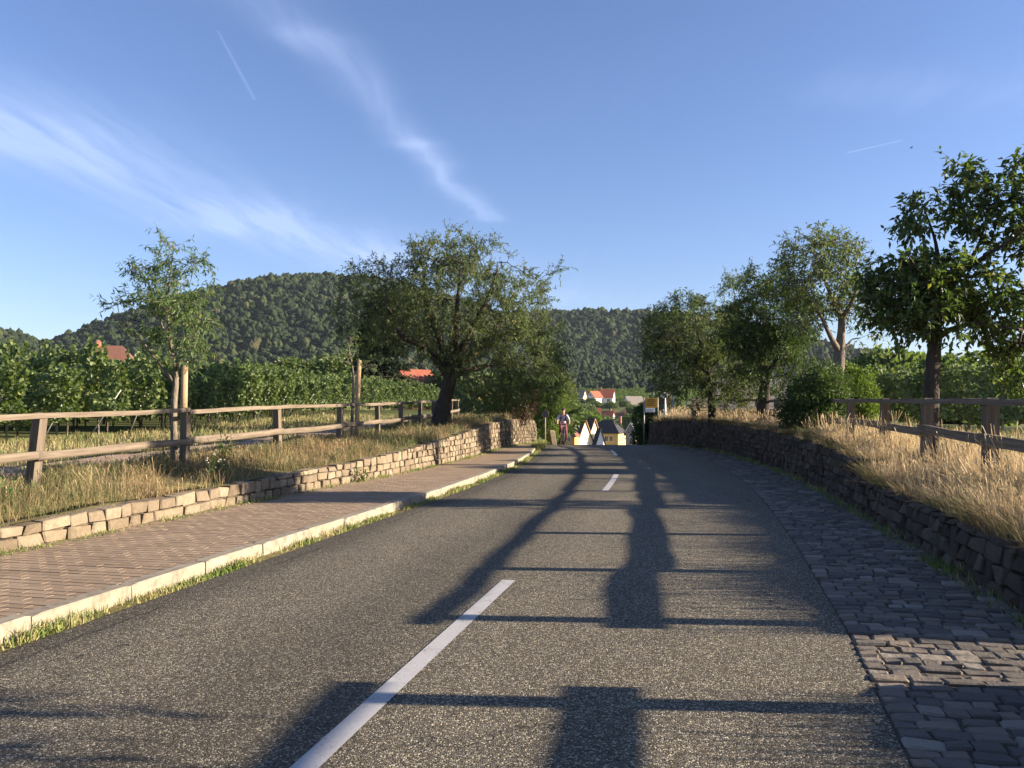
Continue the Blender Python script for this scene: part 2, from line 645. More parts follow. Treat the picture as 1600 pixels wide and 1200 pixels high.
    M['grass_green'] = grass('gutter_grass', (0.30, 0.26, 0.11), (0.42, 0.37, 0.17), (0.09, 0.14, 0.03), (0.20, 0.27, 0.06), 0.40, 1.6)

    M['leaf_almond'] = leaf_mat('almond_leaf', (0.062, 0.086, 0.034), (0.110, 0.143, 0.060), (0.200, 0.232, 0.112), 0.36, 0.5, (0.30, 0.22, 0.06))
    M['leaf_young'] = leaf_mat('young_leaf', (0.060, 0.100, 0.036), (0.105, 0.160, 0.058), (0.165, 0.225, 0.085), 0.38, 0.5, (0.28, 0.24, 0.07))
    M['leaf_dark'] = leaf_mat('dark_leaf', (0.052, 0.078, 0.028), (0.092, 0.128, 0.045), (0.165, 0.205, 0.070), 0.34, 0.42, (0.20, 0.18, 0.05))
    M['leaf_vine'] = leaf_mat('vine_leaf', (0.078, 0.112, 0.044), (0.155, 0.200, 0.078), (0.265, 0.310, 0.140), 0.34, 0.62, (0.20, 0.21, 0.07))
    M['leaf_bush'] = leaf_mat('bush_leaf', (0.036, 0.062, 0.022), (0.066, 0.100, 0.034), (0.120, 0.160, 0.056), 0.32, 0.5)
    M['leaf_fresh'] = leaf_mat('fresh_leaf', (0.062, 0.095, 0.022), (0.105, 0.150, 0.034), (0.165, 0.215, 0.055), 0.38, 0.5)
    M['leaf_red'] = leaf_mat('plum_leaf', (0.040, 0.022, 0.018), (0.065, 0.034, 0.026), (0.10, 0.055, 0.038), 0.3, 0.5)
    M['needle'] = leaf_mat('needle', (0.016, 0.026, 0.014), (0.026, 0.040, 0.020), (0.045, 0.060, 0.030), 0.12, 0.6)

    def bark(name, a, b, sc=9):
        n = NM(name)
        p = n.pos((sc * 1.6, sc * 1.6, sc * 0.4))
        f = n.noise(p, 1.4, 7, 0.7)
        c = n.ramp(f, [(0.3, a), (0.7, b)])
        n.bump(f, 1.0, 0.04)
        return n.done(c, 0.9, 0.15)

    M['bark_dark'] = bark('dark_bark', (0.030, 0.024, 0.019), (0.085, 0.070, 0.056))
    M['bark_pale'] = bark('pale_bark', (0.085, 0.07, 0.055), (0.25, 0.21, 0.165))
    M['bark_vine'] = bark('vine_bark', (0.06, 0.045, 0.032), (0.15, 0.115, 0.08), 20)

    # far woodland: one tone per crown
    n = NM('woodland')
    oi = n.N.new('ShaderNodeObjectInfo')
    p = n.pos()
    f = n.noise(p, 0.55, 5, 0.7)
    stand = n.noise(p, 0.012, 4, 0.6)
    q = n.m('ADD', n.m('MULTIPLY', oi.outputs['Random'], 0.8), n.m('MULTIPLY_ADD', stand, 1.6, -0.72), clamp=True)
    c = n.ramp(q, [(0.0, (0.013, 0.024, 0.014)), (0.35, (0.024, 0.038, 0.018)), (0.7, (0.037, 0.052, 0.022)), (0.93, (0.056, 0.067, 0.027)), (1.0, (0.070, 0.064, 0.034))])
    c = n.mix(n.m('MULTIPLY_ADD', f, 2.0, -0.6, clamp=True), n.mix(1.0, c, (0.55, 0.6, 0.6), 'MULTIPLY'), c)
    n.bump(f, 1.0, 0.6)
    M['wood_far'] = n.done(c, 0.9, 0.1)

    M['steel'] = plain('galvanised_steel', (0.26, 0.26, 0.25), 0.55, 0.4, 0.15, 20, 0.3)
    M['steel_dark'] = plain('dark_steel', (0.09, 0.085, 0.08), 0.6, 0.4, 0.2, 20, 0.4)
    M['black'] = plain('black_rubber', (0.018, 0.018, 0.019), 0.6, 0.4)
    M['sign_back'] = plain('sign_back_paint', (0.030, 0.034, 0.042), 0.55, 0.4)
    M['white'] = plain('white_paint', (0.78, 0.77, 0.74), 0.6, 0.3, 0.05)
    M['blue_grey'] = plain('plate_blue', (0.20, 0.27, 0.36), 0.5)
    M['yellow_sign'] = plain('sign_yellow', (0.36, 0.205, 0.022), 0.5, 0.4, 0.06)
    M['ink'] = plain('sign_ink', (0.05, 0.035, 0.02), 0.6)
    M['glass'] = NM('window_glass').done((0.035, 0.045, 0.055), 0.12, 0.6)
    for k, c in (('cream', (0.72, 0.60, 0.38)), ('yellow', (0.70, 0.50, 0.17)), ('render_white', (0.76, 0.74, 0.70)),
                 ('orange_wall', (0.62, 0.36, 0.12)), ('stone_wall_far', (0.34, 0.28, 0.22))):
        M[k] = plain(k + '_render', c, 0.9, 0.15, 0.07, 1.2)

    def tiles(name, a, b):
        n = NM(name)
        oc = n.coord('Object')
        w = n.N.new('ShaderNodeTexWave')
        w.wave_type = 'BANDS'
        w.bands_direction = 'Z'
        w.inputs['Scale'].default_value = 1.6
        w.inputs['Distortion'].default_value = 0.6
        n.L.new(oc, w.inputs['Vector'])
        f = n.noise(n.pos(), 1.6, 6, 0.7)
        c = n.ramp(f, [(0.3, a), (0.7, b)])
        c = n.mix(n.m('MULTIPLY', w.outputs['Fac'], 0.3), c, n.mix(1.0, c, (0.6, 0.6, 0.6), 'MULTIPLY'))
        n.bump(w.outputs['Fac'], 0.6, 0.06)
        return n.done(c, 0.85, 0.2)

    M['roof_red'] = tiles('red_tiles', (0.27, 0.080, 0.045), (0.42, 0.135, 0.075))
    M['roof_orange'] = tiles('orange_tiles', (0.21, 0.066, 0.040), (0.30, 0.098, 0.056))
    M['roof_brown'] = tiles('brown_tiles', (0.060, 0.032, 0.024), (0.10, 0.053, 0.038))
    M['roof_dark'] = tiles('slate_tiles', (0.030, 0.030, 0.034), (0.058, 0.056, 0.058))
    M['roof_rust'] = tiles('rust_tiles', (0.14, 0.066, 0.045), (0.21, 0.10, 0.068))
    M['roof_grey'] = tiles('grey_tiles', (0.16, 0.14, 0.125), (0.25, 0.22, 0.195))
    M['timber'] = plain('dark_timber', (0.11, 0.065, 0.038), 0.8)
    M['timber_brown'] = plain('brown_bargeboard', (0.30, 0.165, 0.09), 0.8)  # bargeboards in their own brown, paler than the dark timber
    M['brick'] = plain('chimney_brick', (0.42, 0.19, 0.11), 0.9, 0.1, 0.2, 4)
    M['skin'] = plain('skin', (0.50, 0.30, 0.21), 0.6, 0.3, 0.05)
    M['shirt'] = plain('lilac_shirt', (0.42, 0.42, 0.58), 0.85, 0.15, 0.07)
    M['trousers'] = plain('rose_trousers', (0.15, 0.055, 0.062), 0.85, 0.15, 0.1)
    M['navy'] = plain('navy_straps', (0.022, 0.026, 0.055), 0.8)
    M['bike'] = plain('bike_paint', (0.030, 0.028, 0.032), 0.35, 0.5)
    M['cap'] = plain('dark_helmet', (0.045, 0.022, 0.022), 0.5)
    M['shade_panel'] = plain('shelter_roof_sheet', (0.36, 0.38, 0.40), 0.5, 0.4, 0.1)
    M['flower'] = plain('flower_white', (0.70, 0.68, 0.52), 0.8)


make_materials()

# ------------------------------------------------------------------ the lie of the land
_cy = np.array([-40, -20, -10, 0, 3.455, 7.25, 11.5, 15.36, 19.7, 23.5, 26.9, 32, 36, 42, 50, 60, 80, 120, 200.0])
_cx = np.array([-10.4, -6.05, -3.84, -1.62, -0.87, -0.03, 0.92, 1.77, 2.53, 3.06, 3.42, 3.80, 4.00, 4.20, 4.6, 5.4, 7.6, 12.0, 21.0])
_yy = np.arange(-40, 200, 0.25)
_xx = np.interp(_yy, _cy, _cx)
_k = np.exp(-0.5 * (np.arange(-20, 21) * 0.25 / 1.7) ** 2)
_xs = np.convolve(np.pad(_xx, 20, mode='reflect', reflect_type='odd'), _k / _k.sum(), 'valid')
_sl = np.gradient(_xs, _yy)


def cx(s): return np.interp(s, _yy, _xs)
def slope(s): return np.interp(s, _yy, _sl)


def P(s, t):
    """ground plan: distance s up the road, t across it (right positive)"""
    s = np.asarray(s, float)
    q = slope(s)
    n = np.sqrt(1 + q * q)
    return cx(s) + t / n, s - t * q / n


def head(s):
    return -math.atan(float(slope(s)))     # rotation about z that turns +y into the road's direction


def s_at(y, t):
    """road distance s of the point that lies t across and y up the picture's axis"""
    y = np.asarray(y, float)
    s = y.copy()
    for _ in range(12):
        s = s + (y - P(s, t)[1])
    return s


def zroad(s):
    s = np.asarray(s, float)
    a = np.clip(s - 28.4, 0, 25.5)
    return -0.00157 * a * a - 0.080 * np.clip(s - 53.9, 0, 130)


def zfl(s): return 0.30 + 0.018 * np.clip(s, -20, 62)          # ground at the left fence
def zfr(s): return 0.62 + 0.013 * np.clip(s, -20, 42)          # ground at the right fence


_hly = s_at([0, 4, 8, 10, 13, 15, 18, 21, 24, 27, 33, 40, 46], -5.0)
_hry = s_at([-20, 12.95, 13.05, 16, 20, 30, 38, 46], 3.95)


def hL(s): return np.interp(s, _hly, [.2, .22, .25, .28, .33, .36, .46, .6, .75, .88, 1.05, 1.1, 1.1])
def hR(s): return np.interp(s, _hry, [.47, .47, .74, .84, .92, 1.02, 1.15, 1.2])


T_ASL, T_ASR = -2.55, 2.7              # asphalt edges
T_KERB0, T_KERB1 = -2.93, -2.80        # kerb stone
GAP0, GAP1 = [float(v) for v in s_at([4.42, 5.42], 3.95)]                # opening in the right wall


_twy = s_at([-20, 12, 14.5, 16.7, 21, 24.4, 29, 32, 36, 40, 50], -4.5)


def t_wl(s): return np.interp(s, _twy, [-5.02, -5.02, -4.97, -4.78, -4.55, -4.36, -4.2, -3.9, -3.42, -3.02, -2.95])   # face of the left wall
def t_wr(s): return np.interp(s, [-40, 20, 30, 36, 42, 60], [3.95, 3.95, 3.75, 3.2, 2.95, 2.95])
def t_asr(s): return np.interp(s, [-40, 0, 2, 4, 6.2, 9.8, 14, 28, 34, 60], [2.3, 2.36, 2.42, 2.48, 2.6, 2.68, 2.7, 2.7, 2.62, 2.62])


def zverge_l(s, t):
    w = zroad(s) + 0.1 + hL(s) - 0.03
    f = zfl(s)
    tw = t_wl(s) - 0.28
    u = np.clip((tw - t) / (tw + 6.6), 0, 1)
    u = u * u * (3 - 2 * u)
    return w * (1 - u) + f * u + 0.02 * np.sin(s * 1.7 + t * 2.3) + 0.015 * np.sin(s * 4.1 - t * 3.0)


def zverge_r(s, t):
    w = zroad(s) + hR(s) - 0.02
    f = zfr(s)
    tw = t_wr(s) + 0.3
    u = np.clip((t - tw) / 1.0, 0, 1)
    z = w * (1 - u) + f * u + 0.02 * np.sin(s * 1.9 + t * 2.1) - np.clip(t - 6, 0, 30) * 0.035
    g = ss(GAP0 - 0.12, GAP0 + 0.08, s) * (1 - ss(GAP1 - 0.08, GAP1 + 0.12, s))
    ramp = np.clip((t - 3.9) * 0.17, 0.0, 0.68)
    return z * (1 - g) + np.minimum(z, ramp) * g


def prof(xs, zs):
    xs, zs = np.array(xs, float), np.array(zs, float)
    dense = np.linspace(xs[0], xs[-1], 400)
    zi = np.interp(dense, xs, zs)
    k = np.hanning(31)
    zi = np.convolve(np.pad(zi, 15, mode='edge'), k / k.sum(), 'valid')
    return lambda x: np.interp(x, dense, zi)


_h1 = prof([-900, -640, -527, -455, -422, -362, -303, -250, -204, -158, -119, -66, -13, 40, 99, 160, 260],
           [0, 0, 0, 22, 50, 88, 108, 121, 127, 124, 120, 105, 82, 55, 28, 8, 0])
_h2 = prof([-500, -250, -85, 50, 170, 220, 300, 410, 460, 555, 680, 900, 1300], [0, 60, 105, 110, 110, 106, 92, 60, 50, 40, 30, 26, 20])
_h3 = prof([-800, -418, -372, -351, -325, -295], [62, 56, 46, 30, 8, 0])


def hills(x, y):
    a = _h1(x) * ss(455, 850, y) * (1 - ss(900, 1150, y))
    b = _h2(x) * ss(600, 1100, y)
    c = _h3(x) * ss(430, 600, y) * (1 - ss(640, 760, y))
    return np.maximum(np.maximum(a, b), c)


def G(x, y):
    """the open ground"""
    x, y = np.asarray(x, float), np.asarray(y, float)
    t = x - cx(np.clip(y, -40, 199))
    zl = zfl(y) + 0.010 * np.clip(-t - 7, 0, 40) * 0.5
    zr = zfr(y) - np.clip(t - 6, 0, 30) * 0.035
    b = ss(-3, 3, t)
    z = zl * (1 - b) + zr * b
    val = -11 + 16.0 * ss(-22, -75, x) + 9.0 * ss(-6, -24, x) * (1 - ss(150, 230, y))
    e = ss(62, 225, y)
    z = z * (1 - e) + val * e
    up = ss(300, 400, y) * 15 + 8 * ss(400, 520, y)
    z = z + up * (1 - 0.9 * ss(-22, -75, x)) + hills(x, y)
    zc = zroad(np.clip(y, -40, 183)) - 0.35
    w = np.clip(y - 42, 0, 200)
    cor = (1 - ss(4.5 + w * 0.05, 9 + w * 0.12, np.abs(t))) * ss(39, 44, y) * (1 - ss(200, 240, y))
    z = np.minimum(z, z * (1 - cor) + zc * cor)
    under = ss(-15.6, -14.6, t) * (1 - ss(10.0, 11.0, t)) * (1 - ss(44.5, 47.5, y)) * ss(-32, -29, y)
    low = np.minimum(z, zroad(y)) - 0.45
    return z * (1 - under) + low * under


def grid(xs, ys, fz, name, mat, flip=False):
    X, Y = np.meshgrid(xs, ys, indexing='ij')
    V = np.stack([X, Y, fz(X, Y)], -1).reshape(-1, 3)
    nx, ny = len(xs), len(ys)
    i, j = np.meshgrid(np.arange(nx - 1), np.arange(ny - 1), indexing='ij')
    a = (i * ny + j).ravel()
    q = np.stack([a, a + ny, a + ny + 1, a + 1], -1)
    return mesh(name, V, [q], mat, smooth=True)


def strip(name, ss_, ts, fz, mat, parent=None, smooth=True):
    """sheet that follows the road: rows along s, columns across t (ts numbers or functions of s)"""
    ss_ = np.asarray(ss_, float)
    rows = []
    for t in ts:
        tt = t(ss_) if callable(t) else np.full(len(ss_), float(t))
        x, y = P(ss_, tt)
        rows.append(np.stack([x, y, fz(ss_, tt)], -1))
    V = np.stack(rows, 0).reshape(-1, 3)
    nt, ns = len(ts), len(ss_)
    i, j = np.meshgrid(np.arange(nt - 1), np.arange(ns - 1), indexing='ij')
    a = (i * ns + j).ravel()
    q = np.stack([a, a + ns, a + ns + 1, a + 1], -1)
    return mesh(name, V, [q], mat, parent, smooth)


def axis(*segs):
    out = [np.array([segs[0][0]])]
    for a, b, d in segs:
        n = max(1, int(round((b - a) / d)))
        out.append(np.linspace(a, b, n + 1)[1:])
    return np.concatenate(out)


ground = grid(axis((-2600, -900, 100), (-900, -300, 20), (-300, -60, 8), (-60, -20, 2), (-20, 24, 0.6), (24, 60, 2), (60, 300, 8), (300, 1100, 20), (1100, 2800, 100)),
              axis((-600, -60, 40), (-60, 60, 0.8), (60, 130, 2), (130, 300, 5), (300, 1200, 12), (1200, 3600, 120)), G, 'ground', M['ground'])
tag(ground, 'rolling meadow ground that reaches out to the wooded hills', kind='structure')

S_ROAD = axis((-30, 60, 0.25), (60, 180, 4))
ROAD_T = [T_ASL - 0.03, -1.3, 0, 1.3, t_asr]
road = strip('road', S_ROAD, ROAD_T, lambda s, t: zroad(s) + 0.0, M['asphalt'])
_ac = np.concatenate([(t(S_ROAD) if callable(t) else np.full(len(S_ROAD), t)) for t in ROAD_T])
road.data.attributes.new('across', 'FLOAT', 'POINT').data.foreach_set('value', _ac.astype(np.float32))
tag(road, 'grey chipped asphalt road running over the crest towards the village', kind='structure')

# centre line, 4 m painted and 8 m open
for a, b in ((-8.6, -4.7), (3.34, 7.25), (15.2, 19.15), (27.0, 30.9), (38.7, 42.6), (50.5, 54.5)):
    d = strip('centre_dash', np.linspace(a, b, 14), [-0.06, 0.06], lambda s, t: zroad(s) + 0.004, M['paint'], road)

S_NEAR = axis((-30, 46, 0.5))
gutter = strip('gutter', S_NEAR, [T_KERB1 - 0.02, -2.70, T_ASL], lambda s, t: zroad(s) - 0.012 - 0.01 * (t < -2.6), M['earth'])
tag(gutter, 'earthy gutter strip between the asphalt and the kerb', kind='structure')
strip_walk = strip('pavement', S_NEAR, [lambda s: t_wl(s) - 0.1, lambda s: 0.5 * (t_wl(s) + T_KERB0), T_KERB0 + 0.02], lambda s, t: zroad(s) + 0.0945 + 0 * t, M['joint'])
tag(strip_walk, 'clay paver pavement between the kerb and the low stone wall', kind='structure')
cob_base = strip('cobbled_gutter', S_NEAR, [lambda s: t_asr(s) - 0.0, lambda s: 0.5 * (t_asr(s) + t_wr(s)), lambda s: t_wr(s) + 0.12],
                 lambda s, t: zroad(s) - 0.006 + 0 * t, M['joint'])
tag(cob_base, 'wide gutter of worn cobbles along the right side of the road', kind='structure')

verge_left = strip('left_verge', axis((-30, 46, 0.4)), [lambda s: t_wl(s) - .10, lambda s: t_wl(s) - .28, lambda s: t_wl(s) - .45, lambda s: .65 * t_wl(s) - .35 * 6.3, lambda s: .3 * t_wl(s) - .7 * 6.3, -6.3, -6.6, -7.1, -7.6, -8.3, -9.1, -10, -11.5, -13, -14.5, -15.5, -16.2],
                   lambda s, t: np.where(t < -15.9, zfl(s) - 0.5, zverge_l(s, t)), M['earth'])
tag(verge_left, 'dry grassy bank above the left stone wall', kind='structure')
track = strip('farm_track', axis((-30, 46, 0.5)), [-7.7, -8.2, -8.8, -9.3, -9.9],
              lambda s, t: zverge_l(s, t) + 0.012 + 0.0 * t, M['track'])
tag(track, 'sandy farm track between the left fence and the vines', kind='structure')
verge_right = strip('right_verge', axis((-30, 4.8, 0.4), (4.8, 6.8, 0.05), (6.8, 46, 0.4)),
                    [lambda s: t_wr(s) + 0.10, lambda s: t_wr(s) + 0.3, lambda s: t_wr(s) + 0.5, lambda s: t_wr(s) + 0.75,
                     lambda s: t_wr(s) + 1.0, lambda s: t_wr(s) + 1.4, lambda s: t_wr(s) + 1.9, 6.5, 7.3, 8.2, 9.2, 10.2, 11.2],
                    lambda s, t: np.where(t > 11, zfr(s) - 0.9, zverge_r(s, t)), M['earth'])
tag(verge_right, 'dry grassy bank above the right stone wall', kind='structure')
trackr = strip('field_path', axis((-30, 46, 0.5)), [7.4, 8.0, 8.7], lambda s, t: zverge_r(s, t) + 0.012, M['track'])
tag(trackr, 'sandy field path behind the right fence', kind='structure')

# ------------------------------------------------------------------ pieces: stones, pavers, cobbles
def block_mesh(name, seed, bev=0.10, jit=0.05, dome=0.0):
    """unit block (1x1x1 about its centre), edges bevelled, a little out of true: 24 corners, 44 triangles"""
    r = np.random.RandomState(seed)
    V, idx = [], {}
    cj = r.uniform(-jit, jit, (2, 2, 2, 3))
    for ix in (0, 1):
        for iy in (0, 1):
            for iz in (0, 1):
                c = np.array([ix - .5, iy - .5, iz - .5]) + cj[ix, iy, iz]
                s = np.array([1 - 2 * ix, 1 - 2 * iy, 1 - 2 * iz], float)
                for k in range(3):
                    d = s * bev * r.uniform(0.6, 1.4)
                    d[k] = 0
                    idx[(ix, iy, iz, k)] = len(V)
                    V.append(c + d)
    Fs = []
    for k in range(3):                                    # main faces
        for side in (0, 1):
            a, b = [q for q in range(3) if q != k]
            ring = []
            for (u, v) in ((0, 0), (1, 0), (1, 1), (0, 1)):
                key = [0, 0, 0]; key[k] = side; key[a] = u; key[b] = v
                ring.append(idx[(*key, k)])
            Fs.append(tuple(ring))
    for k in range(3):                                    # edge bevels
        a, b = [q for q in range(3) if q != k]
        for u in (0, 1):
            for v in (0, 1):
                q = []
                for w, face in ((0, a), (0, b), (1, b), (1, a)):
                    key = [0, 0, 0]; key[k] = w; key[a] = u; key[b] = v
                    q.append(idx[(*key, face)])
                Fs.append(tuple(q))
    for ix in (0, 1):
        for iy in (0, 1):
            for iz in (0, 1):
                Fs.append(tuple(idx[(ix, iy, iz, k)] for k in range(3)))
    V = np.array(V)
    # outward winding
    out = []
    for f in Fs:
        p = V[list(f)]
        nrm = np.cross(p[1] - p[0], p[2] - p[0])
        out.append(f if np.dot(nrm, p.mean(0)) > 0 else f[::-1])
    return V, out


def rotm(rx, ry, rz):
    return np.array((Matrix.Rotation(rz, 3, 'Z') @ Matrix.Rotation(ry, 3, 'Y') @ Matrix.Rotation(rx, 3, 'X')))


def lay_pieces(items, variants, piece_name, parent, mat, rest_name, limit=300, key=None, smooth=False):
    """items: (loc, rot, scale). The `limit` that show largest become objects, the others one joined part."""
    meshes = []
    for i, (V, Fs) in enumerate(variants):
        me = raw_mesh(piece_name, V, Fs, smooth)
        me.materials.append(mat)
        meshes.append(me)
    rr = random.Random(5)
    items = sorted(items, key=key) if key else items
    for loc, rot, sc in items[:limit]:
        inst(piece_name, rr.choice(meshes), loc, rot, sc, parent)
    rest = items[limit:]
    if rest:
        VV, FF, n = [], {}, 0
        for loc, rot, sc in rest:
            V, Fs = variants[rr.randrange(len(variants))]
            W = (V * np.array(sc)) @ rotm(*rot).T + np.array(loc)
            VV.append(W)
            for f in Fs:
                FF.setdefault(len(f), []).append([i + n for i in f])
            n += len(V)
        mesh(rest_name, np.concatenate(VV), [np.array(v) for v in FF.values()], mat, parent, smooth, kind='stuff')


def size_key(it):
    """largest in the picture first; what lies outside the frame comes last"""
    x, y, z = it[0]
    if y < 0.6: return 1e6 - y
    u, v = abs(x / y), (EYE - z) / y
    out = 0 if (u < 0.66 and v < 0.47) else 1e4
    return out + y


rng = random.Random(11)
# kerb stones, one metre each
kv = [block_mesh('kerb', 60 + i, 0.06, 0.012) for i in range(4)]
items = []
s = -8.0
while s < 45:
    x, y = P(s + 0.5, (T_KERB0 + T_KERB1) / 2 + rng.uniform(-.006, .006))
    items.append(((float(x), float(y), float(zroad(s + .5)) + 0.02 + rng.uniform(-.004, .004)),
                  (math.atan(float(zroad(s + 1) - zroad(s))), 0, head(s + 0.5) + rng.uniform(-.004, .004)), (0.135, 0.992 * math.sqrt(1 + float(slope(s)) ** 2), 0.17)))
    s += 1.0
kerb = empty('kerb', (float(P(10, T_KERB0)[0]), 10, 0.0))
tag(kerb, 'pale concrete kerb edging the clay pavement', kind='structure')
lay_pieces(items, kv, 'kerb_stone', kerb, M['kerb'], 'far_kerb_stones')

# clay pavers 20 x 10 cm in courses across the pavement
pv = [block_mesh('paver', 80 + i, 0.014, 0.008) for i in range(6)]
items = []
row = 0
s = -3.0
while s < 44:
    t = T_KERB0 - 0.005 - (0.1 if row % 2 else 0.0)
    off = rng.uniform(-.006, .006)
    t0 = T_KERB0 - 0.004
    first = 0.1 if row % 2 else 0.2
    while t0 > float(t_wl(s)) - 0.02:
        w = first
        first = 0.2
        tc = t0 - w / 2
        x, y = P(s + off, tc)
        items.append(((float(x), float(y), float(zroad(s)) + 0.068 + rng.uniform(-.0008, .0008)),
                      (rng.uniform(-.004, .004), rng.uniform(-.0025, .0025), head(s) + rng.uniform(-.008, .008)), (w - 0.003, 0.0925, 0.06)))
        t0 -= w
    s += 0.1015
    row += 1
lay_pieces(items, pv, 'paver', strip_walk, M['paver'], 'distant_pavers', key=size_key)

# cobbles
cv = [block_mesh('cobble', 120 + i, 0.10, 0.055) for i in range(9)]
items = []
s = 1.2
while s < 42:
    dep = rng.uniform(0.09, 0.14)
    te = float(t_wr(s)) + 0.05
    t = float(t_asr(s)) + 0.012
    while t < te:
        w = rng.choice((rng.uniform(0.10, 0.15), rng.uniform(0.14, 0.23)))
        x, y = P(s + dep / 2 + rng.uniform(-.012, .012), t + w / 2)
        items.append(((float(x), float(y), float(zroad(s)) - 0.053 + rng.uniform(-.006, .006)),
                      (rng.uniform(-.035, .035), rng.uniform(-.03, .03), head(s) + rng.uniform(-.06, .06)), (w * 0.955, dep * 0.94, 0.12)))
        t += w
    s += dep
lay_pieces(items, cv, 'cobble', cob_base, M['cobble'], 'distant_cobbles', key=size_key)


# ------------------------------------------------------------------ the two dry-stone walls
def stone_wall(name, label, tface, hfun, base, side, s0, s1, course, lens, mat, seed, jit=0.07, lean=0.05):
    """side -1: wall to the left of its face, +1: to the right"""
    r = random.Random(seed)
    sm = (s0 + s1) / 2
    bx, by = P(sm, float(tface(sm)))
    root = empty(name, (float(bx), float(by), float(zroad(sm)) + base))
    tag(root, label, 'wall')
    S = axis((s0, s1, 0.3))
    d0, d1 = 0.055, 0.30
    cols = [(lambda s, q=q: tface(s) + side * q) for q in (d0, d0 + 0.01, d1, d1 + 0.01)]
    zz = [-0.15, None, None, -0.15]
    rows = []
    for q, zt in zip((d0, d0 + 0.02, d1, d1 + 0.01), zz):
        x, y = P(S, tface(S) + side * q)
        z = zroad(S) + base + (hfun(S) - 0.045 if zt is None else zt)
        rows.append(np.stack([x, y, z], -1))
    V = np.stack(rows, 0).reshape(-1, 3)
    ns = len(S)
    fs = []
    for i in range(3):
        for j in range(ns - 1):
            a = i * ns + j
            fs.append((a, a + ns, a + ns + 1, a + 1))
    fs += [(0, ns, 2 * ns, 3 * ns), (ns - 1, 4 * ns - 1, 3 * ns - 1, 2 * ns - 1)]
    mesh('wall_core', V, fs, M['core'], root)
    items = []
    k, zc = 0, 0.0
    while zc < 1.35:
        ch = course * r.uniform(0.88, 1.12)
        s = s0 + r.uniform(0, 0.05)
        while s < s1 - 0.08:
            ln = r.uniform(*lens)
            if s + ln > s1: ln = s1 - s
            if ln < 0.07: break
            h = float(hfun(s + ln / 2))
            room = h - zc
            if room > 0.045:
                hh = ch if room > ch * 1.45 else min(room, ch * 1.45) + r.uniform(-.012, .014)
                if room <= ch * 1.45 or True:
                    dp = 0.2
                    tt = float(tface(s + ln / 2)) + side * (dp / 2 + lean * zc + r.uniform(-.014, .014))
                    x, y = P(s + ln / 2, tt)
                    lw = ln * math.sqrt(1 + float(slope(s)) ** 2)
                    if room > 0.06:
                        items.append(((float(x), float(y), float(zroad(s + ln / 2)) + base + zc + hh / 2),
                                      (math.atan(float(zroad(s + ln) - zroad(s)) / max(ln, .1)) + r.uniform(-.03, .03), r.uniform(-.05, .05), head(s + ln / 2) + r.uniform(-.05, .05)),
                                      (dp, lw - 0.014, hh - 0.012)))
            s += ln
        zc += ch
        k += 1
    variants = [block_mesh('stone', seed * 10 + i, 0.065, jit) for i in range(9)]
    # a piece whose course lies above the top of the wall there was never added
    lay_pieces(items, variants, 'stone', root, mat, 'distant_stones', key=size_key)
    return root


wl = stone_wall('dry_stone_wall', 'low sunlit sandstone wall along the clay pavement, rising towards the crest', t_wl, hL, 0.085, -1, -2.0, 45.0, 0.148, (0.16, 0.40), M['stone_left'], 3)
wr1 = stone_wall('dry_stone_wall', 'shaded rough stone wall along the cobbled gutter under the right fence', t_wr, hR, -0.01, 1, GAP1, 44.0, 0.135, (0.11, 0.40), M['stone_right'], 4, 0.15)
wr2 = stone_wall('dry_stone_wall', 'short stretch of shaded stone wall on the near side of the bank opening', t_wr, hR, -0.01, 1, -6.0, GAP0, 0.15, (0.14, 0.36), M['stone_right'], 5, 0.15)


# ------------------------------------------------------------------ wooden fences
def rail_mesh(name, L, h, w, seed, round_=False):
    r = random.Random(seed)
    n = 9
    V, Fs = [], []
    if round_:
        sec = [(math.cos(a) * 0.5, math.sin(a) * 0.5) for a in [i * math.pi / 4 + math.pi / 8 for i in range(8)]]
        sec = [(max(a, -0.28), b) for a, b in sec]
    else:
        c = 0.07
        sec = [(-.5, -.5 + c), (-.5 + c, -.5), (.5 - c, -.5), (.5, -.5 + c), (.5, .5 - c), (.5 - c, .5), (-.5 + c, .5), (-.5, .5 - c)]
    ph = r.uniform(0, 6)
    for i in range(n + 1):
        u = i / n
        bow = math.sin(u * math.pi) * r.uniform(-.004, .004) + 0.008 * math.sin(u * 5 + ph)
        k = 1 + 0.05 * math.sin(u * 9 + ph * 2)
        for a, b in sec:
            V.append(((u - .5) * L, a * w * k + bow * 0.6, b * h * k + bow))
    m_ = len(sec)
    for i in range(n):
        for j in range(m_):
            Fs.append((i * m_ + j, i * m_ + (j + 1) % m_, (i + 1) * m_ + (j + 1) % m_, (i + 1) * m_ + j))
    Fs.append(tuple(range(m_))[::-1])
    Fs.append(tuple(n * m_ + j for j in range(m_)))
    me = raw_mesh(name, V, Fs, round_)
    me.materials.append(M['wood'])
    return me


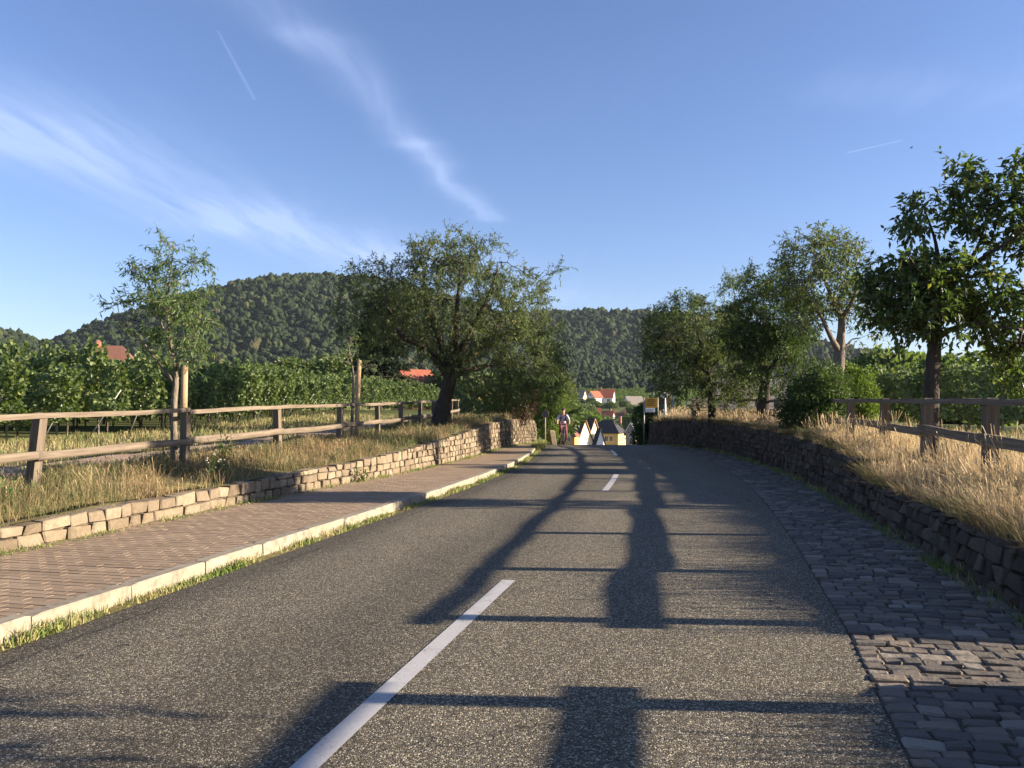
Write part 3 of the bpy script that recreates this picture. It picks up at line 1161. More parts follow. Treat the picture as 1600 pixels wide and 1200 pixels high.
def fence(name, label, posts, t_f, zg, top_h, low_h, road_side, seed, ext0=0.15, ext1=0.15, low_round=True, low_size=(0.125, 0.09), tilts=None, group=None, pw=0.125):
    """posts: list of s; rails fixed to the road-facing side"""
    r = random.Random(seed)
    x0, y0 = P(posts[0], t_f)
    root = empty(name, (float(x0), float(y0), float(zg(posts[0]))))
    tag(root, label, 'fence', group)
    pts = []
    for i, s in enumerate(posts):
        x, y = P(s, t_f)
        z = float(zg(s))
        hgt = top_h + 0.02
        w = pw * r.uniform(0.93, 1.07)
        mb = MB()
        zb = -0.35
        mb.add([(-w / 2, -w / 2, zb), (w / 2, -w / 2, zb), (w / 2, w / 2, zb), (-w / 2, w / 2, zb),
                (-w / 2, -w / 2, hgt - .02), (w / 2, -w / 2, hgt - .02), (w / 2, w / 2, hgt - .02), (-w / 2, w / 2, hgt - .02),
                (-w / 2 + .018, -w / 2 + .018, hgt), (w / 2 - .018, -w / 2 + .018, hgt), (w / 2 - .018, w / 2 - .018, hgt), (-w / 2 + .018, w / 2 - .018, hgt)],
               [(3, 2, 1, 0), (0, 1, 5, 4), (1, 2, 6, 5), (2, 3, 7, 6), (3, 0, 4, 7), (4, 5, 9, 8), (5, 6, 10, 9), (6, 7, 11, 10), (7, 4, 8, 11), (8, 9, 10, 11)])
        me = raw_mesh('post', mb.v, mb.f)
        me.materials.append(M['post'])
        tl = (tilts or {}).get(i, (r.uniform(-.025, .025), r.uniform(-.025, .025)))
        inst('post', me, (float(x), float(y), z), (tl[0], tl[1], head(s) + r.uniform(-.06, .06)), (1, 1, 1), root)
        pts.append((Vector((float(x), float(y), z)), s, tl))
    for i in range(len(pts) - 1):
        a, b = pts[i], pts[i + 1]
        for which, (hz, sz, rd) in enumerate(((top_h - 0.035, (0.072, 0.05), False), (low_h, low_size, low_round))):
            offs = road_side * (pw / 2 + sz[1] / 2 - 0.012)
            q = []
            for (p, s, tl) in (a, b):
                xx, yy = P(s, t_f + offs)
                lean = Matrix.Rotation(head(s), 3, 'Z') @ Vector((math.sin(tl[1]) * hz, -math.sin(tl[0]) * hz, 0))
                q.append(Vector((float(xx) + lean.x * .9, float(yy) + lean.y * .9, p.z + hz + r.uniform(-.012, .012))))
            d = q[1] - q[0]
            e0 = ext0 if i == 0 else (0.07 if which else 0.004)
            e1 = ext1 if i == len(pts) - 2 else (0.07 if which else 0.004)
            u = d.normalized()
            A, B = q[0] - u * e0, q[1] + u * e1
            if which and i % 2:                            # lapped joints: every other log sits a little lower
                A = A + Vector((0, 0, -0.02)); B = B + Vector((0, 0, -0.02))
            Lr = (B - A).length
            me = rail_mesh('rail', Lr, sz[0] * r.uniform(.93, 1.07), sz[1], seed * 100 + i * 2 + which, rd)
            mid = (A + B) / 2
            rz = math.atan2(d.y, d.x)
            ry = -math.atan2(d.z, math.hypot(d.x, d.y))
            inst('rail', me, tuple(mid), (0, ry, rz), (1, 1, 1), root)
    return root


LP = list(s_at([1.2, 4.5, 7.6, 10.7, 13.9, 17.1, 20.4, 23.5, 26.1, 29.0, 31.8, 34.6, 37.4, 40.2], -6.8))
fl = fence('wooden_fence', 'sunlit two-rail wooden fence on the bank above the clay pavement', LP, -6.8, zfl, 0.99, 0.46, 1, 21,
           tilts={3: (0.03, 0.17), 4: (0.0, 0.02)})
RP = list(s_at([5.62, 7.45, 9.72, 12.35, 14.9, 17.6, 20.4, 23.2, 26.0, 28.8, 31.6, 34.4, 37.2], 4.98))
fr1 = fence('wooden_fence', 'shaded two-rail wooden fence along the bank above the cobbled gutter', RP, 4.98, zfr, 0.86, 0.405, -1, 22, ext0=0.22, low_round=False, low_size=(0.125, 0.06), pw=0.14)
fr2 = fence('wooden_fence', 'short fence run on the near side of the opening in the right bank', list(s_at([-6.5, -4.0, -1.4, 1.3, 3.98], 4.98)), 4.98, zfr, 0.86, 0.465, -1, 23, ext1=0.24, low_round=False, low_size=(0.125, 0.06), pw=0.14)

# ------------------------------------------------------------------ vegetation
def W(px, py, d):
    """point at distance d (metres up the axis) that the photograph shows at px, py"""
    return np.array([(px - 800) / 1290 * d, d, EYE - (py - 640) / 1290 * d])


def leaf_polys(Pp, D, Nn, L, Wd, lobed=False):
    """one folded blade per row: base point, direction, rough normal, length, width"""
    D = D / np.linalg.norm(D, axis=1, keepdims=True)
    S = np.cross(D, Nn)
    S /= np.maximum(np.linalg.norm(S, axis=1, keepdims=True), 1e-6)
    U = np.cross(S, D)
    L, Wd = L[:, None], Wd[:, None]
    n = len(Pp)
    if not lobed:
        v = np.stack([Pp, Pp + D * L * .42 + S * Wd * .5 + U * Wd * .16,
                      Pp + D * L - U * L * .10, Pp + D * L * .42 - S * Wd * .5 + U * Wd * .16], 1)
        q = np.arange(n * 4).reshape(n, 4)
        return v.reshape(-1, 3), [q]
    v = np.stack([Pp, Pp + D * L * .22 + S * Wd * .52 + U * Wd * .10, Pp + D * L * .70 + S * Wd * .40 + U * Wd * .08,
                  Pp + D * L - U * L * .08, Pp + D * L * .70 - S * Wd * .40 + U * Wd * .08, Pp + D * L * .22 - S * Wd * .52 + U * Wd * .10], 1)
    b = np.arange(n)[:, None] * 6
    q = np.concatenate([b + np.array([[0, 1, 2, 3]]), b + np.array([[0, 3, 4, 5]])])
    return v.reshape(-1, 3), [q]


def tubes(A, B, ra, rb, k):
    """straight tapered tubes, one per row"""
    T = B - A
    T /= np.maximum(np.linalg.norm(T, axis=1, keepdims=True), 1e-6)
    ref = np.where(np.abs(T[:, 2:3]) < .9, np.array([[0, 0, 1.]]), np.array([[1., 0, 0]]))
    a = np.cross(T, ref)
    a /= np.linalg.norm(a, axis=1, keepdims=True)
    b = np.cross(T, a)
    an = np.arange(k) * 2 * np.pi / k
    ring = np.cos(an)[None, :, None] * a[:, None] + np.sin(an)[None, :, None] * b[:, None]
    V = np.concatenate([A[:, None] + ring * ra[:, None, None], B[:, None] + ring * rb[:, None, None]], 1)
    n = len(A)
    base = (np.arange(n) * 2 * k)[:, None, None]
    j = np.arange(k)
    q = np.stack([j, (j + 1) % k, (j + 1) % k + k, j + k], -1)[None]
    return V.reshape(-1, 3), (base + q).reshape(-1, 4)


def unit(v):
    return v / np.maximum(np.linalg.norm(v, axis=-1, keepdims=True), 1e-9)


def smooth_path(pts, step=0.12):
    """Catmull-Rom through (x,y,z,r) rows"""
    p = np.array(pts, float)
    p = np.vstack([2 * p[0] - p[1], p, 2 * p[-1] - p[-2]])
    out = []
    for i in range(1, len(p) - 2):
        n = max(2, int(np.linalg.norm(p[i + 1, :3] - p[i, :3]) / step))
        for t in np.arange(n) / n:
            a, b, c, d = p[i - 1], p[i], p[i + 1], p[i + 2]
            out.append(.5 * ((2 * b) + (c - a) * t + (2 * a - 5 * b + 4 * c - d) * t * t + (3 * b - a - 3 * c + d) * t ** 3))
    out.append(p[-2])
    o = np.array(out)
    o[:, 3] = np.maximum(o[:, 3], 0.006)
    return o


def tree_mesh(paths, blobs, n_pts, seed, leaf=(0.085, 0.024), twigs=4, per=12, twig_len=(0.22, 0.5), droop=0.35, rtip=0.006,
              step=0.32, lobed=False, power=0.46, bark_k=12, leaf_on=1.0, shell=0.55, up=0.25):
    """returns (trunk mesh data, branch data, leaf data). paths: thick limbs as rows of (x,y,z,r); blobs: (centre, radii, weight)"""
    r = np.random.RandomState(seed)
    tv, tq, off = [], [], 0
    nodes, par, rad_fixed = [], [], []
    for pi, pth in enumerate(paths):
        pth = [tuple(q) for q in pth]
        if pi or pth[-1][3] < 0.06:                     # limbs run out into twigs
            pth[-1] = (*pth[-1][:3], min(pth[-1][3], 0.010))
            pth[-2] = (*pth[-2][:3], pth[-2][3] * 0.8)
        sp = smooth_path(pth)
        k = bark_k
        T = unit(np.gradient(sp[:, :3], axis=0))
        ref = np.array([0.0, 1.0, 0.05])
        a = unit(np.cross(T, ref))
        b = np.cross(T, a)
        an = np.arange(k) * 2 * np.pi / k
        wob = 1 + 0.10 * np.sin(an[None] * 3 + np.arange(len(sp))[:, None] * .21 + seed) + 0.05 * r.randn(len(sp), k)
        ring = (np.cos(an)[None, :, None] * a[:, None] + np.sin(an)[None, :, None] * b[:, None]) * (sp[:, 3][:, None] * wob)[:, :, None] + sp[:, None, :3]
        n = len(sp)
        i, j = np.meshgrid(np.arange(n - 1), np.arange(k), indexing='ij')
        q = np.stack([i * k + j, i * k + (j + 1) % k, (i + 1) * k + (j + 1) % k, (i + 1) * k + j], -1).reshape(-1, 4) + off
        tv.append(ring.reshape(-1, 3))
        tq.append(q)
        off += n * k
        base = len(nodes)
        for m_ in range(n):
            if m_ == 0:
                if pi == 0: par.append(-1)
                else:
                    dd = np.linalg.norm(np.array(nodes) - sp[0, :3], axis=1)
                    par.append(int(dd.argmin()))
            else:
                par.append(len(nodes) - 1)
            nodes.append(sp[m_, :3])
            rad_fixed.append(sp[m_, 3])
    nfix = len(nodes)
    grow = np.zeros(nfix, bool)
    first = 0
    w = np.array([b[2] * np.prod(b[1]) for b in blobs])
    w = w / w.sum()
    pick = r.choice(len(blobs), n_pts, p=w)
    d = unit(r.randn(n_pts, 3)) * (r.rand(n_pts, 1) ** (1 / 3) * (1 - shell) + shell * (0.72 + 0.3 * r.rand(n_pts, 1)))
    C = np.array([b[0] for b in blobs])[pick]
    R = np.array([b[1] for b in blobs])[pick]
    pts = C + d * R
    NA = np.zeros((nfix + n_pts * 14, 3))
    NA[:nfix] = nodes
    cnt = nfix
    crown_c = C.mean(0)
    fixA = NA[:nfix]
    # only the upper part of the limbs bears branches
    zmin = min(b[0][2] - b[1][2] for b in blobs)
    ok_fix = fixA[:, 2] > max(zmin - 0.1, fixA[:, 2].min() + 0.35 * (fixA[:, 2].max() - fixA[:, 2].min()) * 0.6)
    if not ok_fix.any(): ok_fix[-1] = True
    dist0 = np.array([np.linalg.norm(fixA[ok_fix] - p, axis=1).min() for p in pts])
    order = np.argsort(dist0)
    pen = np.zeros(len(NA))
    pen[:nfix][~ok_fix] = 1e3
    for oi in order:
        p = pts[oi]
        dd = np.linalg.norm(NA[:cnt] - p, axis=1) + pen[:cnt]
        j = int(dd.argmin())
        q = NA[j]
        L = np.linalg.norm(p - q)
        m_ = max(1, int(math.ceil(L / step)))
        bend = r.randn(3) * 0.10 * L + np.array([0, 0, 0.12 * L])
        prev = j
        for u in range(1, m_ + 1):
            t = u / m_
            if cnt >= len(NA): break
            NA[cnt] = q + (p - q) * t + bend * math.sin(math.pi * t) + (r.randn(3) * 0.02 if u < m_ else 0)
            par.append(prev)
            prev = cnt
            cnt += 1
    NA = NA[:cnt]
    par = np.array(par[:cnt])
    load = np.zeros(cnt)
    kids = np.bincount(par[par >= 0], minlength=cnt)
    load[kids == 0] = 1
    for i in range(cnt - 1, 0, -1):
        if par[i] >= 0 and i >= nfix:
            load[par[i]] += max(load[i], 1)
    rad = rtip * np.maximum(load, 1) ** power
    e = np.arange(nfix, cnt)
    ra = np.minimum(rad[par[e]], np.where(par[e] < nfix, np.array(rad_fixed + [0])[np.minimum(par[e], nfix)] * 0.8 + 0.002, 9))
    ra = np.maximum(ra, rad[e])
    ra = np.minimum(ra, rad[e] * 1.35)
    bv, bq = tubes(NA[par[e]], NA[e], ra, rad[e], 5)
    # twigs on the thin outer branches
    thin = e[load[e] <= 3]
    bd = unit(NA[thin] - NA[par[thin]])
    n = len(thin) * twigs
    src = np.repeat(thin, twigs)
    tdir = unit(np.repeat(bd, twigs, 0) * 0.7 + r.randn(n, 3) * 0.75 + np.array([0, 0, up]))
    tl = r.uniform(*twig_len, n)
    tb = NA[src] + (NA[par[src]] - NA[src]) * r.rand(n, 1) * 0.8
    te = tb + tdir * tl[:, None] + np.array([0, 0, -1]) * (droop * tl * tl)[:, None]
    keep = r.rand(n) < leaf_on
    wv, wq = tubes(tb[keep], te[keep], np.full(keep.sum(), rtip * .62), np.full(keep.sum(), rtip * .3), 3)
    bq_all = np.concatenate([bq, wq + len(bv)])
    bv = np.concatenate([bv, wv])
    tb, te, tdir, tl = tb[keep], te[keep], tdir[keep], tl[keep]
    m_ = len(tb)
    u = (np.tile(np.arange(per), m_) + r.rand(m_ * per)) / per
    u = 0.12 + 0.92 * u
    Pp = np.repeat(tb, per, 0) + np.repeat(te - tb, per, 0) * u[:, None]
    D = np.repeat(tdir, per, 0) * 0.55 + r.randn(m_ * per, 3) * 0.62 + np.array([0, 0, -droop * 0.9])
    Nn = r.randn(m_ * per, 3) * 0.6 + np.array([0, 0, 0.9])
    Ls = leaf[0] * r.uniform(0.65, 1.25, m_ * per)
    Ws = leaf[1] * r.uniform(0.75, 1.2, m_ * per)
    lv, lq = leaf_polys(Pp, D, Nn, Ls, Ws, lobed)
    return (np.concatenate(tv), [np.concatenate(tq)]), (bv, [bq_all]), (lv, lq)


def make_tree(name, label, base, paths, blobs, n_pts, seed, leafmat, barkmat, group=None, cat='tree', **kw):
    root = empty(name, tuple(base))
    tag(root, label, cat, group)
    t, b, l = tree_mesh(paths, blobs, n_pts, seed, **kw)
    mesh('trunk', t[0], t[1], barkmat, root, True)
    mesh('branchwork', b[0], b[1], barkmat, root, True)
    mesh('crown', l[0], l[1], leafmat, root, kind='stuff')
    return root


def blob(px, py, d, rx, ry, rz, w=1.0, dy=0.0):
    """crown lobe: centre as seen in the photograph, half sizes in photo pixels, depth in metres"""
    k = d / 1290
    c = W(px, py, d)
    c[1] += dy
    return (c, np.array([rx * k, rz, ry * k]), w)


def path(*rows):
    """rows (px, py, d, radius)"""
    return [(*W(a, b, d), r_) for a, b, d, r_ in rows]


# left: young almond tied to a stake
d = 14.25
b0 = W(273, 722, d); b0[2] = float(zfl(13.0)) - 0.05
tr = [(b0[0], b0[1], b0[2] - 0.1, 0.075)] + path((272, 680, d, 0.058), (272, 630, d, 0.05), (275, 590, d, 0.045), (272, 560, d + .05, 0.036), (264, 520, d, 0.026), (262, 480, d, 0.020), (266, 430, d, 0.014), (272, 385, d, 0.008))
make_tree('almond_tree', 'slender young almond tree with airy crown tied beside a stake at the left fence', b0,
          [tr, path((274, 600, d, 0.030), (250, 570, d - .1, 0.022), (215, 525, d - .2, 0.014), (190, 510, d - .2, 0.008)),
           path((268, 545, d, 0.022), (250, 500, d + .2, 0.017), (243, 470, d + .3, 0.012), (225, 430, d + .3, 0.008)),
           path((276, 580, d, 0.022), (292, 540, d + .1, 0.016), (305, 515, d + .2, 0.011), (322, 500, d + .2, 0.007))],
          [blob(265, 400, d, 22, 40, .35), blob(225, 445, d, 30, 42, .45), blob(190, 468, d, 22, 18, .3, .9), blob(262, 470, d, 40, 45, .6), blob(310, 440, d, 26, 38, .45, .8),
           blob(290, 520, d, 40, 35, .5), blob(225, 520, d, 38, 24, .4, .8), blob(335, 510, d, 22, 12, .3, .7), blob(300, 560, d, 28, 28, .4, .6), blob(240, 555, d, 24, 20, .3, .5)],
          170, 7, M['leaf_young'], M['bark_pale'], leaf=(0.105, 0.025), twigs=3, per=8, twig_len=(.14, .34), droop=0.55, rtip=0.0035, step=.2, shell=.3)

# left: big spreading almond on the bank
d = 27.0
b0 = W(690, 668, d)
bz = float(zverge_l(s_at(27.0, -6.1), -6.1))
b0[2] = bz
tr = [(b0[0] - .05, b0[1], bz - 0.25, 0.40)] + path((690, 655, d, 0.31), (693, 630, d, 0.24), (700, 600, d, 0.21), (703, 578, d, 0.21))
limbs = [tr,
         path((702, 590, d, 0.15), (680, 560, d - .3, 0.12), (655, 538, d - .6, 0.11), (628, 525, d - .9, 0.09), (612, 490, d - 1, 0.07), (595, 470, d - 1.2, 0.05)),
         path((700, 585, d, 0.15), (690, 540, d + .5, 0.11), (672, 490, d + .8, 0.11), (662, 450, d + .8, 0.07), (668, 405, d + .6, 0.04)),
         path((704, 580, d, 0.16), (722, 545, d - .3, 0.13), (745, 500, d - .4, 0.10), (765, 460, d - .5, 0.08), (778, 420, d - .6, 0.05)),
         path((706, 582, d, 0.14), (742, 552, d + .3, 0.14), (785, 530, d + .7, 0.09), (825, 520, d + .9, 0.05)),
         path((703, 575, d, 0.13), (712, 520, d - 1.0, 0.12), (715, 470, d - 1.6, 0.08), (720, 420, d - 1.8, 0.04)),
         path((706, 588, d, 0.12), (745, 575, d + 1.0, 0.10), (790, 568, d + 1.8, 0.06), (840, 575, d + 2.2, 0.035))]
make_tree('almond_tree', 'big spreading almond tree with thick dark leaning trunk on the left bank', b0, limbs,
          [blob(700, 480, d, 120, 90, 2.6), blob(680, 410, d, 55, 42, 1.7), blob(745, 405, d, 55, 34, 1.6), blob(590, 450, d, 58, 45, 1.7), blob(560, 420, d, 22, 22, .8),
           blob(800, 470, d, 68, 62, 2.2), blob(860, 418, d, 22, 10, .6, .8), blob(820, 560, d, 64, 62, 2.2, 1.2), blob(760, 585, d, 62, 46, 1.9, 1.1), blob(620, 500, d, 62, 44, 1.9),
           blob(545, 490, d, 30, 32, 1.0, .8), blob(860, 535, d, 28, 50, 1.2), blob(720, 368, d, 26, 16, .8), blob(590, 540, d, 40, 22, 1.1, .5), blob(800, 615, d + 1, 52, 24, 1.2), blob(850, 600, d + 1, 36, 34, 1.2, 1.3), blob(740, 625, d - .5, 36, 18, .9)],
          1150, 8, M['leaf_almond'], M['bark_dark'], leaf=(0.125, 0.036), twigs=4, per=9, twig_len=(.25, .58), droop=0.5, rtip=0.0065, step=.34, shell=.45)

# right: broad-leaved tree behind the fence
d = 12.6
b0 = W(1455, 715, d); b0[2] = float(zfr(13.0)) - 0.06
tr = [(b0[0], b0[1], b0[2] - 0.15, 0.14)] + path((1455, 690, d, 0.115), (1456, 620, d, 0.105), (1458, 560, d, 0.10), (1462, 500, d, 0.085), (1466, 440, d, 0.055), (1462, 380, d, 0.03), (1442, 320, d, 0.014))
make_tree('fruit_tree', 'broad-leaved dark green tree with straight slim trunk behind the right fence', b0,
          [tr, path((1460, 535, d, 0.05), (1485, 515, d - .2, 0.04), (1530, 505, d - .5, 0.03), (1590, 515, d - .8, 0.018)),
           path((1464, 480, d, 0.055), (1500, 430, d + .2, 0.042), (1530, 380, d + .3, 0.03), (1545, 320, d + .3, 0.018)),
           path((1458, 520, d, 0.04), (1430, 500, d + .3, 0.03), (1395, 480, d + .5, 0.02), (1370, 440, d + .5, 0.012)),
           path((1466, 450, d, 0.04), (1540, 400, d - .4, 0.03), (1600, 360, d - .7, 0.02), (1660, 300, d - .8, 0.012)),
           path((1460, 500, d, 0.045), (1450, 450, d - .5, 0.03), (1420, 400, d - .8, 0.018))],
          [blob(1434, 335, d, 26, 44, .45, 1.3), blob(1412, 440, d, 66, 42, .9), blob(1478, 440, d, 56, 50, 1.0), blob(1520, 310, d, 30, 60, .6, 1.2), blob(1568, 340, d, 44, 46, .8), blob(1625, 280, d, 36, 70, .7),
           blob(1390, 490, d, 42, 36, .7), blob(1450, 500, d, 58, 36, .9), blob(1570, 500, d, 52, 50, .8), blob(1610, 560, d, 34, 70, .7), blob(1530, 460, d, 50, 40, .9), blob(1660, 420, d, 50, 110, .9),
           blob(1370, 520, d, 22, 20, .4, .6), blob(1508, 250, d, 16, 22, .25)],
          500, 9, M['leaf_dark'], M['bark_dark'], leaf=(0.125, 0.056), twigs=4, per=7, twig_len=(.16, .38), droop=0.45, rtip=0.0048, step=.25, shell=.35)

# right: pale-trunked old almond in the bush
d = 20.4
b0 = W(1306, 668, d); b0[2] = float(zfr(21.0)) - 0.05
tr = [(b0[0], b0[1], b0[2] - 0.2, 0.19)] + path((1306, 640, d, 0.16), (1307, 590, d, 0.15), (1311, 555, d, 0.14), (1314, 525, d, 0.10), (1316, 495, d, 0.08))
make_tree('almond_tree', 'old almond with pale forked trunk rising out of the dark bush', b0,
          [tr, path((1312, 550, d, 0.09), (1300, 530, d - .2, 0.06), (1288, 505, d - .3, 0.05), (1276, 480, d - .4, 0.035), (1262, 455, d - .4, 0.02)),
           path((1316, 500, d, 0.075), (1300, 465, d + .3, 0.055), (1285, 430, d + .5, 0.035), (1270, 390, d + .5, 0.02)),
           path((1316, 498, d, 0.07), (1332, 470, d - .2, 0.05), (1340, 440, d - .3, 0.03), (1335, 400, d - .3, 0.016)),
           path((1313, 548, d, 0.04), (1325, 538, d, 0.03), (1332, 530, d + .1, 0.022), (1345, 528, d + .1, 0.012))],
          [blob(1262, 400, d, 46, 42, 1.2), blob(1305, 400, d, 34, 32, 1.0), blob(1330, 420, d, 26, 48, .9), blob(1285, 455, d, 62, 34, 1.3), blob(1240, 450, d, 36, 34, .9), blob(1345, 475, d, 34, 32, .9),
           blob(1268, 362, d, 16, 14, .4), blob(1255, 505, d, 36, 20, .8, .7), blob(1360, 530, d, 22, 18, .6, .6)],
          400, 10, M['leaf_almond'], M['bark_pale'], leaf=(0.12, 0.038), twigs=3, per=8, twig_len=(.2, .46), droop=0.45, rtip=0.005, step=.3, shell=.4)

# right: two almonds further along the bank
d = 26.5
b0 = W(1193, 655, d); b0[2] = float(zfr(27.0)) - 0.05
tr = [(b0[0], b0[1], b0[2] - 0.2, 0.24)] + path((1193, 640, d, 0.19), (1195, 610, d, 0.16), (1196, 585, d, 0.15), (1190, 560, d, 0.12), (1185, 530, d, 0.08), (1190, 490, d, 0.05))
make_tree('almond_tree', 'dense dark-crowned almond between the pale-trunked almond and the town sign', b0,
          [tr, path((1195, 590, d, 0.10), (1215, 560, d - .3, 0.07), (1235, 530, d - .5, 0.05), (1250, 500, d - .6, 0.03)),
           path((1194, 580, d, 0.10), (1170, 550, d + .3, 0.06), (1150, 520, d + .5, 0.035)),
           path((1190, 560, d, 0.08), (1205, 510, d + .6, 0.05), (1215, 470, d + .9, 0.03))],
          [blob(1205, 490, d, 66, 60, 1.8), blob(1195, 438, d, 42, 28, 1.2), blob(1245, 500, d, 38, 50, 1.3), blob(1160, 510, d, 40, 44, 1.3), blob(1215, 600, d, 40, 26, 1.1, .7), blob(1230, 570, d, 38, 30, 1.1, .8), blob(1175, 570, d, 36, 30, 1.1, .8), blob(1205, 545, d, 55, 34, 1.6)],
          700, 12, M['leaf_bush'], M['bark_dark'], leaf=(0.125, 0.042), twigs=4, per=8, twig_len=(.22, .5), droop=0.45, rtip=0.006, step=.33, shell=.4)
d = 31.0
b0 = W(1113, 660, d); b0[2] = float(zfr(31.0)) - 0.05
tr = [(b0[0], b0[1], b0[2] - 0.2, 0.19)] + path((1113, 645, d, 0.15), (1111, 615, d, 0.12), (1108, 585, d, 0.11), (1104, 555, d, 0.08), (1108, 510, d, 0.05))
make_tree('almond_tree', 'wide bushy almond on the right bank next to the town sign', b0,
          [tr, path((1108, 585, d, 0.09), (1080, 555, d - .4, 0.06), (1050, 530, d - .8, 0.04), (1025, 515, d - .9, 0.025)),
           path((1108, 580, d, 0.09), (1135, 545, d, 0.06), (1150, 505, d, 0.04), (1148, 460, d, 0.025)),
           path((1106, 570, d, 0.08), (1090, 520, d + .8, 0.05), (1085, 490, d + 1.2, 0.03))],
          [blob(1090, 520, d, 75, 52, 2.1), blob(1070, 478, d, 36, 24, 1.1), blob(1142, 470, d, 26, 42, .9), blob(1138, 440, d, 12, 20, .5), blob(1035, 520, d, 36, 48, 1.2), blob(1120, 580, d, 58, 42, 1.6), blob(1060, 580, d, 42, 40, 1.3, .8),
           blob(1150, 600, d, 40, 32, 1.2), blob(1020, 560, d, 20, 34, .8, .7), blob(1165, 545, d, 34, 40, 1.1), blob(1100, 618, d - .6, 46, 22, .9, .8), blob(1150, 625, d - .4, 36, 22, .9, .8), blob(1040, 600, d, 30, 26, 1.0, .7)],
          900, 13, M['leaf_almond'], M['bark_dark'], leaf=(0.13, 0.040), twigs=4, per=8, twig_len=(.25, .55), droop=0.5, rtip=0.006, step=.34, shell=.4)

# right, beside the opening: its crown shades the near left edge of the road
bx, by = P(s_at(2.2, 6.6), 6.6)
b0 = np.array([float(bx), float(by), float(zfr(2.5)) - 0.05])
tr = [(b0[0], b0[1], b0[2] - 0.2, 0.15), (b0[0], b0[1], 1.5, 0.11), (b0[0] + .05, b0[1], 2.3, 0.10), (b0[0], b0[1] + .1, 3.2, 0.06), (b0[0], b0[1], 4.4, 0.03)]
make_tree('almond_tree', 'leafy almond behind the short fence run beside the opening in the bank', b0,
          [tr, [(b0[0], b0[1], 2.2, .06), (b0[0] + .2, b0[1] + .7, 2.8, .045), (b0[0] + .3, b0[1] + 1.4, 3.2, .02)],
           [(b0[0], b0[1], 2.3, .06), (b0[0] - .2, b0[1] - .8, 2.9, .045), (b0[0] - .2, b0[1] - 1.6, 3.4, .02)]],
          [((b0[0], b0[1] + .3, 3.9), np.array([1.5, 1.7, 1.2]), 1), ((b0[0], b0[1] + 1.1, 3.2), np.array([.9, .8, .45]), 1), ((b0[0], b0[1] - 1.2, 3.4), np.array([1., 1., .6]), 1), ((b0[0] - .5, b0[1] + 1.3, 2.62), np.array([.8, .55, .3]), 2.0), ((b0[0] - .4, b0[1] + .6, 2.35), np.array([.6, .35, .2]), 1.5)],
          380, 14, M['leaf_almond'], M['bark_dark'], leaf=(0.125, 0.042), twigs=4, per=9, twig_len=(.22, .5), droop=0.45, rtip=0.006, step=.33, shell=.4)


def make_bush(name, label, base, blobs, n_leaf, seed, leafmat, size, group=None, stems=7, barkmat=None, fill=0.45, cat='shrub', lobed=False):
    """shrub: a few stems and leaves thick in the outer shell of its lobes"""
    r = np.random.RandomState(seed)
    root = empty(name, tuple(base))
    tag(root, label, cat, group)
    A, B = [], []
    for i in range(stems):
        c, R, _ = blobs[i % len(blobs)]
        e = c + unit(r.randn(3)) * R * 0.6
        a = np.array(base) + r.randn(3) * np.array([.12, .12, 0])
        a[2] -= 0.1
        mid = (a + e) / 2 + r.randn(3) * .08
        A += [a, mid]; B += [mid, e]
    n = len(A)
    ra = np.array([0.03, 0.018] * (n // 2)); rb = np.array([0.018, 0.006] * (n // 2))
    tv, tq = tubes(np.array(A), np.array(B), ra, rb, 6)
    mesh('stem', tv, [tq], barkmat or M['bark_dark'], root, True)
    w = np.array([b[2] * np.prod(b[1]) ** (2 / 3) for b in blobs]); w /= w.sum()
    pk = r.choice(len(blobs), n_leaf, p=w)
    C = np.array([b[0] for b in blobs])[pk]; R = np.array([b[1] for b in blobs])[pk]
    dirn = unit(r.randn(n_leaf, 3))
    lump = 1 + 0.16 * np.sin(dirn[:, 0] * 7 + pk) * np.sin(dirn[:, 1] * 6 + 1.3 * pk) + 0.10 * np.sin(dirn[:, 2] * 11 + pk * 2)
    rr_ = (1 - fill * r.rand(n_leaf) ** 1.6) * lump
    sprig = r.rand(n_leaf) < 0.05
    rr_[sprig] *= 1.12
    Pp = C + dirn * R * rr_[:, None]
    Pp = Pp[Pp[:, 2] > base[2] - 0.02]
    n_leaf = len(Pp)
    D = unit(Pp - C[:n_leaf]) * 0.6 + r.randn(n_leaf, 3) * 0.7 + np.array([0, 0, -.15])
    Nn = r.randn(n_leaf, 3) * .7 + np.array([0, 0, .8])
    lv, lq = leaf_polys(Pp, D, Nn, size[0] * r.uniform(.6, 1.3, n_leaf), size[1] * r.uniform(.7, 1.2, n_leaf), lobed)
    mesh('foliage', lv, lq, leafmat, root, kind='stuff')
    return root


d = 19.6
b0 = W(1275, 668, d); b0[2] = float(zfr(20.5)) - .02
make_bush('bush', 'dark rounded bush at the foot of the pale-trunked almond', b0,
          [blob(1268, 628, d, 46, 44, .8), blob(1250, 648, d, 34, 26, .6), blob(1290, 605, d, 36, 36, .7), blob(1300, 645, d, 28, 30, .6)], 15000, 31, M['leaf_bush'], (0.075, 0.042))
d = 22.2
b0 = W(1342, 662, d); b0[2] = float(zfr(23)) - .1
make_bush('bush', 'lighter green leafy bush behind the right fence beside the dark bush', b0,
          [blob(1335, 615, d, 34, 44, .7), blob(1350, 635, d, 26, 26, .5), blob(1318, 590, d, 22, 24, .5)], 8000, 32, M['leaf_fresh'], (0.085, 0.05))
